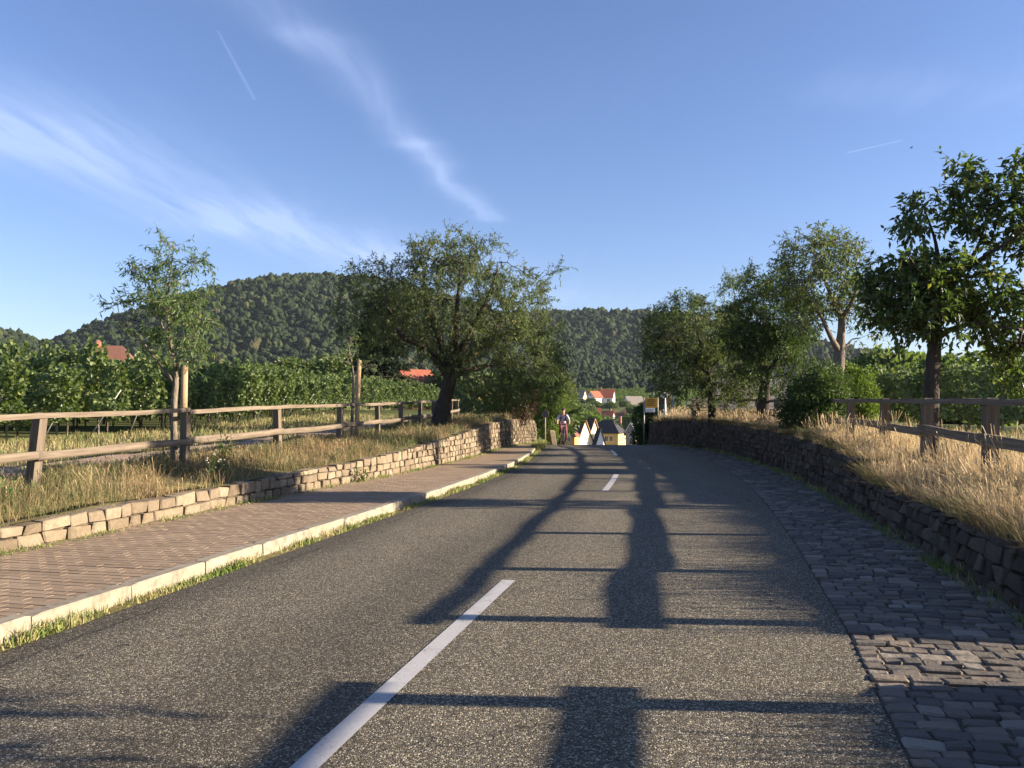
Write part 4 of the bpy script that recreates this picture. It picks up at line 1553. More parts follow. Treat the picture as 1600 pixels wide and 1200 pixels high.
# end of the left wall
d = 35.0
b0 = W(818, 655, d); b0[2] = float(zverge_l(s_at(35., -5.8), -5.8)) - .05
make_bush('bush', 'purple-leaved shrub on top of the left wall near its end', b0,
          [blob(822, 635, d, 16, 22, .5), blob(806, 640, d, 14, 16, .5), blob(832, 622, d, 12, 14, .4)], 3000, 33, M['leaf_red'], (0.09, 0.045))
d = 42.5
b0 = W(856, 690, d); b0[2] = float(zroad(42.5)) - .05
make_bush('bush', 'bright green bush where the left wall ends, behind the round sign', b0,
          [blob(862, 662, d, 17, 30, .7), blob(850, 640, d, 20, 26, .7), blob(870, 632, d, 18, 24, .7), blob(858, 610, d, 22, 20, .8)], 8000, 34, M['leaf_fresh'], (0.12, 0.06))
d = 47.0
b0 = W(872, 675, d); b0[2] = float(zroad(47)) - .3
make_bush('bush', 'tall olive-green shrub behind the bright bush at the crest', b0,
          [blob(872, 610, d, 24, 34, 1.0), blob(850, 590, d, 28, 30, 1.1), blob(888, 625, d, 16, 24, .8), blob(878, 650, d, 20, 26, .8)], 8000, 35, M['leaf_almond'], (0.15, 0.06))
d = 46.0
b0 = W(998, 690, d); b0[2] = float(zroad(46)) - .3
make_bush('bush', 'dark shrub below the end of the right wall, behind the town sign', b0,
          [blob(1001, 655, d, 13, 22, .7), blob(1013, 640, d, 14, 16, .6), blob(1000, 684, d, 14, 18, .7), blob(1018, 662, d, 12, 20, .6)], 6000, 36, M['leaf_bush'], (0.13, 0.07))

# dark conifer behind the big almond
d = 66.0
bz = float(G(W(592, 640, d)[0], d))
b0 = W(592, 640, d); b0[2] = bz
root = empty('conifer', tuple(b0))
tag(root, 'dark needled conifer half hidden behind the big almond', 'tree')
r = np.random.RandomState(44)
top = EYE + (640 - 455) / 1290 * d
mb = MB()
mb.tube([(b0[0], d, bz - .3), (b0[0], d, (bz + top) / 2), (b0[0], d, top - .3)], [.28, .17, .03], 10)
mb.build('trunk', M['bark_dark'], root, True)
PA, PB, LP_, LD_ = [], [], [], []
z = bz + 1.0
while z < top:
    f = (z - bz) / (top - bz)
    Rm = 3.0 * (1 - f) ** 0.75 + 0.25
    for k in range(7):
        a = r.uniform(0, 6.283)
        R = Rm * r.uniform(.7, 1.1)
        st = np.array([b0[0], d, z])
        en = st + np.array([math.cos(a) * R, math.sin(a) * R, R * r.uniform(-.12, .12)])
        PA.append(st); PB.append(en)
        n = int(26 + R * 34)
        u = r.rand(n) ** .7
        sp = (1 - u * .5)[:, None] * r.randn(n, 3) * np.array([.34, .34, .10])
        LP_.append(st + (en - st) * (0.15 + .87 * u)[:, None] + sp)
        LD_.append(np.tile(unit(en - st), (n, 1)) * .8 + r.randn(n, 3) * .55)
    z += 0.34
tv, tq = tubes(np.array(PA), np.array(PB), np.full(len(PA), .045), np.full(len(PA), .012), 4)
mesh('branchwork', tv, [tq], M['bark_dark'], root, True)
LP_ = np.concatenate(LP_); LD_ = np.concatenate(LD_)
lv, lq = leaf_polys(LP_, LD_, r.randn(len(LP_), 3) * .5 + np.array([0, 0, 1]), r.uniform(.22, .42, len(LP_)), r.uniform(.10, .18, len(LP_)))
mesh('crown', lv, lq, M['needle'], root, kind='stuff')


# ------------------------------------------------------------------ grass
def blades(name, label, S, T, zf, hmin, hmax, mat, seed, lean=0.35, width=0.006, seed_head=0.0, wind=(-0.05, 0.0), s_of=None):
    r = np.random.RandomState(seed)
    n = len(S)
    x, y = P(S, T)
    z = zf(S, T) - 0.015
    h = r.uniform(hmin, hmax, n) * np.clip(0.65 + 0.7 * (0.5 + 0.5 * np.sin(S * 1.9 + T * 2.7) * np.sin(S * .63 - T * 1.1 + 1)), .5, 1.3)
    w = width * r.uniform(.6, 1.4, n) * (1 + np.clip(y, 0, 40) / 13.0)
    an = r.uniform(0, 2 * np.pi, n)
    ln = np.abs(r.randn(n)) * lean * h
    dx = np.cos(an) * ln + wind[0] * h; dy = np.sin(an) * ln + wind[1] * h
    sa = r.uniform(0, 2 * np.pi, n)
    sx, sy = np.cos(sa) * w / 2, np.sin(sa) * w / 2
    B = np.stack([x, y, z], -1)
    side = np.stack([sx, sy, 0 * sx], -1)
    mid = B + np.stack([dx * .35, dy * .35, h * .58], -1)
    tip = B + np.stack([dx, dy, h * (1 - .25 * np.clip(ln / h, 0, 1))], -1)
    hd = (r.rand(n) < seed_head)[:, None]
    mw = np.where(hd, 0.45, 0.8)
    tw = np.where(hd, 1.9, 0.12)
    V = np.stack([B - side, B + side, mid + side * mw, mid - side * mw, tip + side * tw, tip - side * tw], 1).reshape(-1, 3)
    b = np.arange(n)[:, None] * 6
    q = np.concatenate([b + np.array([[0, 1, 2, 3]]), b + np.array([[3, 2, 4, 5]])])
    o = mesh(name, V, [q], mat)
    tag(o, label, 'grass', kind='stuff')
    return o


def scatter(seed, n, s0, s1, t0, t1, fall=1.0, clump=0.0):
    """points in road coordinates, denser towards the near end"""
    r = np.random.RandomState(seed)
    u = r.rand(n)
    S = s0 + (s1 - s0) * u ** fall
    T = r.uniform(0, 1, n)
    a = t0(S) if callable(t0) else t0
    b = t1(S) if callable(t1) else t1
    T = a + (b - a) * T
    if clump:
        k = np.sin(S * 2.3 + 1.7 * np.sin(T * 1.9)) * np.sin(T * 3.1 + S * .9) + 0.6 * np.sin(S * 5.3 + T * 4.7)
        keep = r.rand(n) < np.clip(0.55 + clump * k, 0.08, 1)
        S, T = S[keep], T[keep]
    return S, T


S, T = scatter(1, 95000, 3.0, 43, lambda s: t_wl(s) - .2, -7.5, 1.25, .35)
blades('verge_grass', 'tall dry and green grass on the bank above the left wall', S, T, zverge_l, .06, .34, M['grass_dry'], 2, .8, .0030, .25)
S, T = scatter(3, 26000, 3.0, 43, -7.4, -8.0, 1.2, .3)
S2, T2 = scatter(4, 42000, 4.0, 44, -9.7, -15, 1.2, .3)
blades('field_grass', 'short pale grass beside the farm track in front of the vines', np.concatenate([S, S2]), np.concatenate([T, T2]), zverge_l, .07, .26, M['grass_field'], 5, .5, .007, .1)


def in_gap(S, T):
    return (S > GAP0 - .1) & (S < GAP1 + .1)


S, T = scatter(6, 105000, 0.5, 43, lambda s: t_wr(s) + .16, lambda s: t_wr(s) + 1.9, 1.3, .4)
k = ~in_gap(S, T)
blades('verge_grass', 'tall golden grass on the bank above the right wall', S[k], T[k], zverge_r, .08, .30, M['grass_gold'], 7, .6, .0028, .3, (-.12, 0))
S, T = scatter(26, 8000, 0.5, 43, lambda s: t_wr(s) + .2, lambda s: t_wr(s) + 1.5, 1.2, .4)
k = ~in_gap(S, T)
blades('verge_grass', 'thin tall seed stalks standing above the golden grass of the right bank', S[k], T[k], zverge_r, .30, .58, M['grass_gold'], 27, .3, .003, .7, (-.1, 0))
S, T = scatter(8, 30000, 1.0, 43, lambda s: t_wr(s) + 1.7, 11.0, 1.2, .3)
k = ~((T > 7.35) & (T < 8.75)) & ~in_gap(S, T)
blades('field_grass', 'short sunlit grass behind the right fence', S[k], T[k], zverge_r, .06, .22, M['grass_field'], 9, .5, .007, .1)
# long stalks that hang over the right wall
S, T = scatter(10, 160, 6.6, 9.5, lambda s: t_wr(s) + .12, lambda s: t_wr(s) + .45, 1.0)
blades('verge_grass', 'long bleached stalks hanging over the right wall', S, T, zverge_r, .35, .55, M['grass_gold'], 11, .5, .003, .7, (-.45, -.1))
# dry tufts that spill over the top of the right wall
S, T = scatter(20, 15000, 0.5, 42, lambda s: t_wr(s) + .06, lambda s: t_wr(s) + .26, 1.3, .7)
k = ~in_gap(S, T)
blades('verge_grass', 'dry tufts spilling over the top of the right wall', S[k], T[k], lambda s, t: np.maximum(zverge_r(s, t), zroad(s) + hR(s) - .02), .10, .28, M['grass_dry'], 21, .6, .003, .2, (-.75, 0))
# gutter weeds
S, T = scatter(12, 15000, 2.5, 44, -2.79, -2.60, 1.3, .85)
blades('gutter_grass', 'fresh green weeds growing along the foot of the kerb', S, T, lambda s, t: zroad(s) - .01, .02, .095, M['grass_green'], 13, .8, .006)
S, T = scatter(14, 3500, 30, 44, -2.95, -2.50, 1.0)
blades('gutter_grass', 'thick tuft of green weeds along the kerb near the crest', S, T, lambda s, t: zroad(s) + 0.02, .10, .28, M['grass_green'], 15, .7, .006)
S, T = scatter(16, 9000, 4, 40, lambda s: t_wl(s), lambda s: t_wl(s) + .2, 1.2, .75)
blades('gutter_grass', 'small weeds at the foot of the left wall', S, T, lambda s, t: zroad(s) + .09, .02, .10, M['grass_green'], 17, .9, .006)
S, T = scatter(18, 9000, 6, 40, lambda s: t_wr(s) - .18, lambda s: t_wr(s) + .04, 1.0, .6)
blades('gutter_grass', 'weeds at the foot of the shaded right wall', S, T, lambda s, t: zroad(s) - .01, .03, .14, M['grass_green'], 19, .8, .006)


# leafy weeds among the dry grass
def weed(name, label, s, t, zf, h, seed, mat, flower=False, n=60):
    r = np.random.RandomState(seed)
    x, y = P(s, t)
    b0 = np.array([float(x), float(y), float(zf(s, t))])
    root = empty(name, tuple(b0))
    tag(root, label, 'plant')
    A = np.repeat(b0[None], 7, 0) + r.randn(7, 3) * np.array([.05, .05, 0]) - np.array([0, 0, .03])
    B = A + np.stack([r.randn(7) * .12, r.randn(7) * .12, h * r.uniform(.7, 1.1, 7)], -1)
    tv, tq = tubes(A, B, np.full(7, .005), np.full(7, .002), 4)
    mesh('stem', tv, [tq], M['grass_green'], root)
    k = r.randint(0, 7, n)
    u = r.rand(n)
    Pp = A[k] + (B[k] - A[k]) * u[:, None]
    D = r.randn(n, 3) * .8 + np.array([0, 0, .3])
    lv, lq = leaf_polys(Pp, D, r.randn(n, 3) * .5 + np.array([0, 0, 1]), r.uniform(.05, .12, n), r.uniform(.018, .04, n))
    mesh('foliage', lv, lq, mat, root)
    if flower:
        mb = MB()
        for i in range(7):
            for j in range(3):
                c = B[i] + r.randn(3) * .04
                mb.box(tuple(c), (.016, .016, .008), r.uniform(0, 3), r.uniform(-.6, .6))
        mb.build('blossom', M['flower'], root)
    return root


weed('weed', 'white-flowered weed on the left bank just above the wall', float(s_at(12.6, -5.6)), -5.6, zverge_l, .42, 51, M['leaf_young'], True)
weed('weed', 'green leafy weed at the foot of the left wall where it steps up', float(s_at(16.0, -4.7)), float(t_wl(s_at(16.0, -4.7))) + .1, lambda s, t: zroad(s) + .09, .30, 52, M['leaf_fresh'], n=90)
weed('weed', 'dark leafy weed at the foot of the young almond', float(s_at(14.2, -6.3)), -6.3, zverge_l, .5, 53, M['leaf_dark'], n=160)
weed('weed', 'yellow-green weed clump on the left bank near the leaning fence post', float(s_at(9.0, -5.8)), -5.8, zverge_l, .38, 54, M['leaf_young'], n=110)

# ------------------------------------------------------------------ vineyards
def vine_module(seed, L, h0, h1, th, n, lobed=True, lsz=0.135):
    """foliage wall of one stretch of vines, along +x from 0 to L, standing on z = 0"""
    r = np.random.RandomState(seed)
    x = r.rand(n) * L
    top = h1 + 0.16 * np.sin(x * 2.1 + seed) + 0.12 * np.sin(x * 5.3 + 2 * seed)
    bot = h0 + 0.14 * np.sin(x * 3.3 + seed) + 0.10 * np.sin(x * 7.9)
    u = r.rand(n)
    z = bot + (top - bot) * u
    w = th * (0.75 + 0.35 * np.sin(x * 3.7 + z * 2.9 + seed)) * (1 - 0.35 * u)
    side = np.where(r.rand(n) < .5, -1, 1)
    y = side * w / 2 * (1 - 0.5 * r.rand(n) ** 2)
    Pp = np.stack([x, y, z], -1)
    # shoots that stick out of the top
    ns = int(L * 5)
    sx = r.rand(ns) * L
    for i in range(ns):
        hh = r.uniform(.15, .5)
        k = int(hh * 26)
        q = np.linspace(0, 1, k)
        Pp = np.vstack([Pp, np.stack([sx[i] + q * r.uniform(-.15, .15), r.uniform(-.12, .12) + q * r.uniform(-.2, .2), h1 - .05 + q * hh], -1) + r.randn(k, 3) * .025])
    m_ = len(Pp)
    s2 = np.sign(Pp[:, 1:2] + 1e-6)
    D = np.concatenate([r.randn(m_, 1) * .6, s2 * .35 + r.randn(m_, 1) * .35, -0.75 + r.randn(m_, 1) * .35], 1)
    Nn = np.concatenate([r.randn(m_, 1) * .4, s2 * 0.9, 0.55 + r.randn(m_, 1) * .35], 1)
    return leaf_polys(Pp, D, Nn, lsz * r.uniform(.55, 1.2, m_), lsz * r.uniform(.6, 1.15, m_), lobed)


VM = []
for i, (L_, n_) in enumerate(((7.0, 4300), (7.0, 4300), (7.0, 4300))):
    v, q = vine_module(300 + i, L_, 0.62, 2.28, 0.62, n_)
    me = raw_mesh('foliage', v, q)
    me.materials.append(M['leaf_vine'])
    VM.append(me)


def vine_stock_mesh(seed):
    r = random.Random(seed)
    mb = MB()
    p = [(0, 0, -.08)]
    for i in range(5):
        p.append((p[-1][0] + r.uniform(-.035, .035), p[-1][1] + r.uniform(-.03, .03), 0.19 * (i + 1)))
    mb.tube(p, [.032, .028, .025, .026, .024, .020], 7)
    me = raw_mesh('vine_stock', mb.v, mb.f, True)
    me.materials.append(M['bark_vine'])
    return me


STOCK = [vine_stock_mesh(i) for i in range(4)]
mb = MB(); mb.box((0, 0, 0.9), (.05, .035, 2.1))
LINEPOST = raw_mesh('line_post', mb.v, mb.f); LINEPOST.materials.append(M['steel'])
mb = MB(); mb.tube([(0, 0, -.15), (0, 0, 2.0)], .017, 8)
ENDPOST = raw_mesh('end_post', mb.v, mb.f, True); ENDPOST.materials.append(M['steel'])


def vine_row(label, s, t_end, side, nmod, seed, group, lean, scale=1.0, detail=True):
    """row running away from the road; side -1 to the left, +1 to the right"""
    r = random.Random(seed)
    x0, y0 = (float(v) for v in P(s, t_end))
    hd = head(s)
    dirx, diry = side * math.cos(hd), side * math.sin(hd)
    rz = math.atan2(diry, dirx)
    zb = lambda u: float(max(G(x0 + dirx * u, y0 + diry * u), -20)) if abs(t_end) + u > 15.7 or side > 0 and t_end + u > 11 else float(zverge_l(s, t_end - u) if side < 0 else zverge_r(s, t_end + u))
    z0 = zb(0)
    root = empty('vine_row', (x0, y0, z0))
    tag(root, label, 'vine row', group)
    for k in range(nmod):
        u = k * 7.0 - 1.1
        z = zb(u + 3.5)
        inst('foliage', VM[r.randrange(3)], (x0 + dirx * u, y0 + diry * u, z), (0, 0, rz), (1, 1, scale * r.uniform(.97, 1.05)), root)['kind'] = 'stuff'
    # anchor post leaning away from its row
    inst('end_post', ENDPOST, (x0 - dirx * .05, y0 - diry * .05, z0), (r.uniform(-.06, .06), lean * r.uniform(.7, 1.25), rz + math.pi), (1, 1, scale * r.uniform(.8, 1.0)), root)
    if detail:
        u = 0.6
        while u < min(nmod * 7, 9):
            inst('vine_stock', STOCK[r.randrange(4)], (x0 + dirx * u, y0 + diry * u, zb(u)), (0, 0, r.uniform(0, 6)), (1, 1, scale), root)
            u += r.uniform(0.95, 1.2)
        for u in (0.9, 5.2, 9.5):
            if u < nmod * 7:
                inst('line_post', LINEPOST, (x0 + dirx * u, y0 + diry * u, zb(u)), (0, 0, rz), (1, 1, scale), root)
        mb = MB()
        for h in (0.62, 1.05):
            mb.tube([(x0 - dirx * .1, y0 - diry * .1, z0 + h), (x0 + dirx * 9.5, y0 + diry * 9.5, zb(9.5) + h)], .004, 4)
        mb.build('wire', M['steel'], root)
    return root


ORD = ('first second third fourth fifth sixth seventh eighth ninth tenth eleventh twelfth thirteenth fourteenth fifteenth sixteenth seventeenth eighteenth nineteenth '
       'twentieth twenty-first twenty-second twenty-third twenty-fourth twenty-fifth twenty-sixth twenty-seventh twenty-eighth twenty-ninth thirtieth thirty-first thirty-second thirty-third').split()
i = 0
s = float(s_at(17.2, -14.4))
while s < 74:
    y_ = float(P(s, -14.4)[1])
    n = 2 if y_ < 30 else (3 if y_ < 46 else 5)
    lab = '%s vine row behind the farm track, counted from the near corner of the left vineyard' % ORD[i]
    vine_row(lab, s, -14.4, -1, n, 500 + i, 'vine rows of the left vineyard', 0.52, (1.02 if 21.2 < y_ < 23.6 else 0.76 if y_ < 21.2 else 0.86) + 0.03 * math.sin(i * 2.1), y_ < 48)
    s += 2.05
    i += 1
for j in range(8):
    s = float(s_at(23.5 + 2.1 * j, 9.6))
    vine_row('%s vine row behind the right field path, counted from the broad-leaved tree' % ORD[j], s, 9.9, 1, 2 if j < 4 else 3, 600 + j, 'vine rows of the right vineyard', 0.3, 0.86, j < 3)

# ------------------------------------------------------------------ stakes on the left bank
mb = MB()
x, y = (float(v) for v in P(s_at(14.05, -6.45), -6.45))
zb = float(zfl(14))
mb.tube([(0, 0, -.4), (0.005, 0, 1.0), (0.015, 0.0, 1.78)], [.058, .056, .052], 10)
me = raw_mesh('tree_stake', mb.v, mb.f, True); me.materials.append(M['stake'])
p = W(286, 700, 14.12)
o = inst('tree_stake', me, (p[0], 14.12, zb), (0, 0.01, 0))
tag(o, 'round wooden stake beside the young almond at the left fence', 'stake')
p = W(556, 690, 21.6)
mb = MB()
mb.tube([(0, 0, -.4), (0.03, 0, 1.0), (0.06, 0.0, 2.12)], [.062, .06, .055], 10)
me = raw_mesh('tree_stake', mb.v, mb.f, True); me.materials.append(M['stake'])
o = inst('tree_stake', me, (p[0], 21.6, float(zfl(20.5))), (0, 0.015, 0))
tag(o, 'tall light wooden stake standing free behind the left fence', 'stake')
# the failed sapling on that stake
d = 21.75
b0 = W(550, 690, d); b0[2] = float(zfl(20.5))
make_tree('sapling', 'nearly bare dying sapling beside the tall free-standing stake', b0,
          [[(b0[0], b0[1], b0[2] - .1, .05)] + path((550, 660, d, .042), (552, 620, d, .035), (552, 585, d, .028), (548, 560, d, .018), (544, 535, d, .01)),
           path((552, 590, d, .02), (565, 575, d, .014), (580, 570, d, .008)), path((550, 570, d, .016), (535, 563, d - .1, .012), (520, 560, d - .1, .007))],
          [blob(545, 540, d, 14, 22, .3), blob(575, 572, d, 16, 8, .2), blob(525, 556, d, 16, 10, .2)], 34, 61, M['leaf_young'], M['bark_pale'],
          leaf=(.10, .028), twigs=2, per=5, twig_len=(.12, .3), rtip=.005, step=.2, leaf_on=.7)

# ------------------------------------------------------------------ far woodland on the hills
def crown_proto(name, seed, tall):
    """one far tree crown: lumpy, with broken outline"""
    r = np.random.RandomState(seed)
    import bmesh
    bm = bmesh.new()
    for k in range(9):
        c = r.randn(3) * np.array([.26, .26, .22])
        rad = r.uniform(.30, .52)
        res = bmesh.ops.create_icosphere(bm, subdivisions=2, radius=rad)
        for v in res['verts']:
            n = v.co.normalized()
            v.co = v.co * (1 + 0.16 * math.sin(n.x * 9 + k) * math.sin(n.y * 8 + 2 * k) + r.uniform(-.13, .13))
            v.co += Vector(c) + Vector((0, 0, .55))
            v.co.z *= tall
    me = bpy.data.meshes.new(name)
    bm.to_mesh(me); bm.free()
    me.materials.append(M['wood_far'])
    return bpy.data.objects.new(name, me)


protos = bpy.data.collections.new('woodland_crowns')
for k in range(6):
    protos.objects.link(crown_proto('woodland_crown', 900 + k, (1.0, 1.15, .95, 1.35, 1.05, 1.6)[k]))


def woodland(name, label, pts, scl, seed):
    me = bpy.data.meshes.new(name)
    me.vertices.add(len(pts))
    me.vertices.foreach_set('co', np.asarray(pts, np.float32).ravel())
    at = me.attributes.new('size', 'FLOAT', 'POINT')
    at.data.foreach_set('value', np.asarray(scl, np.float32))
    me.materials.append(M['wood_far'])
    o = bpy.data.objects.new(name, me)
    COL.objects.link(o)
    tag(o, label, 'wood', kind='stuff')
    ng = bpy.data.node_groups.new(name + '_scatter', 'GeometryNodeTree')
    ng.interface.new_socket('Geometry', in_out='INPUT', socket_type='NodeSocketGeometry')
    ng.interface.new_socket('Geometry', in_out='OUTPUT', socket_type='NodeSocketGeometry')
    N, L = ng.nodes, ng.links
    gi, go = N.new('NodeGroupInput'), N.new('NodeGroupOutput')
    ci = N.new('GeometryNodeCollectionInfo')
    ci.inputs['Collection'].default_value = protos
    ci.inputs['Separate Children'].default_value = True
    ci.inputs['Reset Children'].default_value = True
    iop = N.new('GeometryNodeInstanceOnPoints')
    iop.inputs['Pick Instance'].default_value = True
    rv = N.new('FunctionNodeRandomValue'); rv.data_type = 'FLOAT_VECTOR'
    rv.inputs[0].default_value = (-.12, -.12, 0); rv.inputs[1].default_value = (.12, .12, 6.28)
    ri = N.new('FunctionNodeRandomValue'); ri.data_type = 'INT'
    ri.inputs['Min'].default_value = 0; ri.inputs['Max'].default_value = 5
    ri.inputs['Seed'].default_value = seed
    na = N.new('GeometryNodeInputNamedAttribute'); na.data_type = 'FLOAT'
    na.inputs['Name'].default_value = 'size'
    L.new(gi.outputs[0], iop.inputs['Points'])
    L.new(ci.outputs[0], iop.inputs['Instance'])
    L.new(rv.outputs[0], iop.inputs['Rotation'])
    L.new(ri.outputs[2], iop.inputs['Instance Index'])
    L.new(na.outputs[0], iop.inputs['Scale'])
    L.new(iop.outputs[0], go.inputs[0])
    md = o.modifiers.new('scatter', 'NODES')
    md.node_group = ng
    return o


def forest_points(seed, x0, x1, y0, y1, sp, minh, hfun, jitter=.5):
    r = np.random.RandomState(seed)
    X, Y = np.meshgrid(np.arange(x0, x1, sp), np.arange(y0, y1, sp), indexing='ij')
    X = X.ravel() + r.uniform(-jitter, jitter, X.size) * sp
    Y = Y.ravel() + r.uniform(-jitter, jitter, Y.size) * sp
    k = (hfun(X, Y) > minh) & (np.abs(X / Y) < 0.80)
    X, Y = X[k], Y[k]
    return np.stack([X, Y, G(X, Y) - 1.0], -1)


A1 = lambda x, y: _h1(x) * ss(455, 850, y) * (1 - ss(900, 1150, y))
A2 = lambda x, y: _h2(x) * ss(600, 1100, y)
A3 = lambda x, y: _h3(x) * ss(430, 600, y) * (1 - ss(640, 760, y))
r = np.random.RandomState(70)
p = forest_points(71, -640, 180, 465, 905, 4.1, 1.5, A1)
woodland('hill_woodland', 'dense dark green wood covering the rounded left hill', p, 2.1 + 3.9 * r.rand(len(p)) ** 2.0, 1)
p = forest_points(72, -320, 960, 620, 1130, 6.2, 1.5, lambda x, y: np.where(A2(x, y) > A1(x, y) - 3, A2(x, y), 0))
woodland('hill_woodland', 'distant wood on the long ridge behind the village', p, 3.4 + 5.0 * r.rand(len(p)) ** 1.8, 2)
p = forest_points(73, -520, -290, 440, 660, 4.8, 1.0, A3)
woodland('hill_woodland', 'sunlit wood on the small hill behind the first vine rows', p, r.uniform(3.0, 5.4, len(p)), 3)

# ------------------------------------------------------------------ far single trees
def far_tree_data(seed, n, R, H, conical=False):
    r = np.random.RandomState(seed)
    blobs_ = [(np.array([0, 0, H * .58]), np.array([R, R, H * .40]), 1)]
    for k in range(7):
        a = r.uniform(0, 6.28)
        blobs_.append((np.array([math.cos(a) * R * .6, math.sin(a) * R * .6, H * r.uniform(.35, .85)]), np.array([R * .5, R * .5, H * .2]), 1.0))
    w = np.array([np.prod(b[1]) ** .67 for b in blobs_]); w /= w.sum()
    pk = r.choice(len(blobs_), n, p=w)
    C = np.array([b[0] for b in blobs_])[pk]; Rr = np.array([b[1] for b in blobs_])[pk]
    dr = unit(r.randn(n, 3))
    Pp = C + dr * Rr * (1 - .4 * r.rand(n, 1) ** 2)
    D = dr * .6 + r.randn(n, 3) * .6
    lv, lq = leaf_polys(Pp, D, r.randn(n, 3) * .6 + dr, R * .20 * r.uniform(.6, 1.3, n), R * .13 * r.uniform(.6, 1.3, n))
    mb = MB()
    mb.tube([(0, 0, -.5), (0.05, 0, H * .3), (0, 0.05, H * .7)], [R * .09, R * .07, R * .03], 8)
    return mb, lv, lq


FT = []
for k, (lm, H, R) in enumerate((('leaf_bush', 8, 3.2), ('leaf_fresh', 7, 3.0), ('leaf_dark', 10, 3.2), ('leaf_almond', 6.5, 2.9))):
    mb, lv, lq = far_tree_data(700 + k, 3000, R, H)
    a = raw_mesh('trunk', mb.v, mb.f, True); a.materials.append(M['bark_dark'])
    b = raw_mesh('crown', lv, lq); b.materials.append(M[lm])
    FT.append((a, b, H))


def far_tree(px, ptop, d, h, kind, label, group=None, wide=1.0):
    x = (px - 800) / 1290 * d
    ztop = EYE - (ptop - 640) / 1290 * d
    z = ztop - h
    zg = float(G(x, d))
    if z > zg:                               # never hovering: taller instead
        h = ztop - zg + .2
        z = zg - .2
    a, b, H = FT[kind]
    root = empty('village_tree' if d > 150 else 'field_tree', (x, d, z))
    tag(root, label, 'tree', group)
    k = h / H
    rot = (0, 0, random.Random(int(px * 7 + d)).uniform(0, 6))
    inst('trunk', a, (x, d, z), rot, (k * wide, k * wide, k), root)
    o = inst('crown', b, (x, d, z), rot, (k * wide, k * wide, k), root)
    o['kind'] = 'stuff'
    return root


VT = []
GV = 'trees among the village houses'
LV = 'round green tree among the village houses below the wood'
for (px, pt, d, h, kd, wd) in (
        (918, 622, 395, 9, 0, 1.2), (930, 627, 385, 8, 2, 1.2), (944, 630, 390, 8, 0, 1.3), (958, 628, 380, 8, 2, 1.2), (968, 631, 388, 8, 0, 1.2), (978, 626, 384, 8, 2, 1.1),
        (908, 631, 330, 9, 3, 1.2), (897, 636, 300, 9, 3, 1.3), (912, 643, 290, 7, 1, 1.3), (926, 646, 300, 6, 0, 1.3), (938, 650, 300, 5, 2, 1.2), (958, 652, 300, 4, 0, 1.2),
        (990, 634, 360, 9, 2, 1.2), (1004, 638, 330, 9, 0, 1.3), (992, 648, 280, 8, 2, 1.2), (1003, 655, 240, 8, 0, 1.2),
        (900, 614, 430, 9, 1, 1.3), (912, 607, 450, 9, 2, 1.2), (1014, 628, 380, 10, 2, 1.3), (1030, 624, 380, 10, 0, 1.3),
        (885, 620, 380, 12, 0, 1.3), (872, 612, 380, 12, 2, 1.3), (1050, 622, 370, 11, 2, 1.3)):
    VT.append((far_tree(px, pt, d, h, kd, LV, GV, wd), px, d, kd))
GW = 'trees along the foot of the wood'
for i in range(34):
    rr = random.Random(i + 40)
    px = 862 + i * 6.2 + rr.uniform(-3, 3)
    far_tree(px, rr.uniform(583, 602), rr.uniform(540, 590), rr.uniform(9, 14), rr.choice((0, 2, 2, 0, 3)), 'dark tree at the lower edge of the wood above the hillside vineyard', GW, rr.uniform(1.0, 1.3))
far_tree(1385, 545, 62, 6.5, 3, 'loose pale tree in the field beyond the right vines', None, 1.0)
far_tree(1412, 562, 70, 5.5, 1, 'small light green tree beside the loose pale tree', None, 1.0)
far_tree(1515, 552, 48, 5.0, 3, 'grey-green tree beyond the right vines behind the broad-leaved tree', None, 1.25)
far_tree(1575, 558, 58, 5.0, 0, 'darker tree at the far end of the right vines', None, 1.3)
far_tree(1445, 575, 85, 6.0, 2, 'dark tree far out in the right fields', None, 1.3)
far_tree(1345, 575, 90, 5.5, 0, 'rounded tree behind the leafy bush on the right', None, 1.3)
far_tree(470, 560, 130, 9, 2, 'dark round tree at the foot of the left hill', 'trees at the foot of the left hill', 1.3)
far_tree(420, 568, 140, 9, 0, 'dark round tree at the foot of the left hill', 'trees at the foot of the left hill', 1.3)
far_tree(520, 556, 120, 9, 2, 'dark round tree at the foot of the left hill', 'trees at the foot of the left hill', 1.3)
far_tree(210, 560, 175, 9, 0, 'dark round tree at the foot of the left hill', 'trees at the foot of the left hill', 1.3)
far_tree(722, 575, 118, 7, 0, 'bushy tree next to the orange roof behind the big almond', None, 1.2)
far_tree(770, 585, 90, 6, 3, 'small tree behind the hanging branches of the big almond', None, 1.3)
far_tree(830, 590, 75, 6, 0, 'tree behind the purple shrub on the left', None, 1.3)

# hillside vineyard above the village: rows seen as one texture
r = np.random.RandomState(88)
Pp = []
for k in range(26):
    y = 440 + k * 3.4
    n = 900
    x = r.uniform(20, 128, n)
    yy = y + r.uniform(-.45, .45, n)
    Pp.append(np.stack([x, yy, G(x, yy) + r.uniform(.2, 1.7, n)], -1))
Pp = np.concatenate(Pp)
n = len(Pp)
lv, lq = leaf_polys(Pp, r.randn(n, 3), r.randn(n, 3) * .6 + np.array([.3, -.5, .6]), r.uniform(.6, 1.1, n), r.uniform(.5, .8, n))
o = mesh('hillside_vineyard', lv, lq, M['leaf_fresh'])
tag(o, 'bright green vineyard strip on the slope above the village', 'vineyard', kind='stuff')


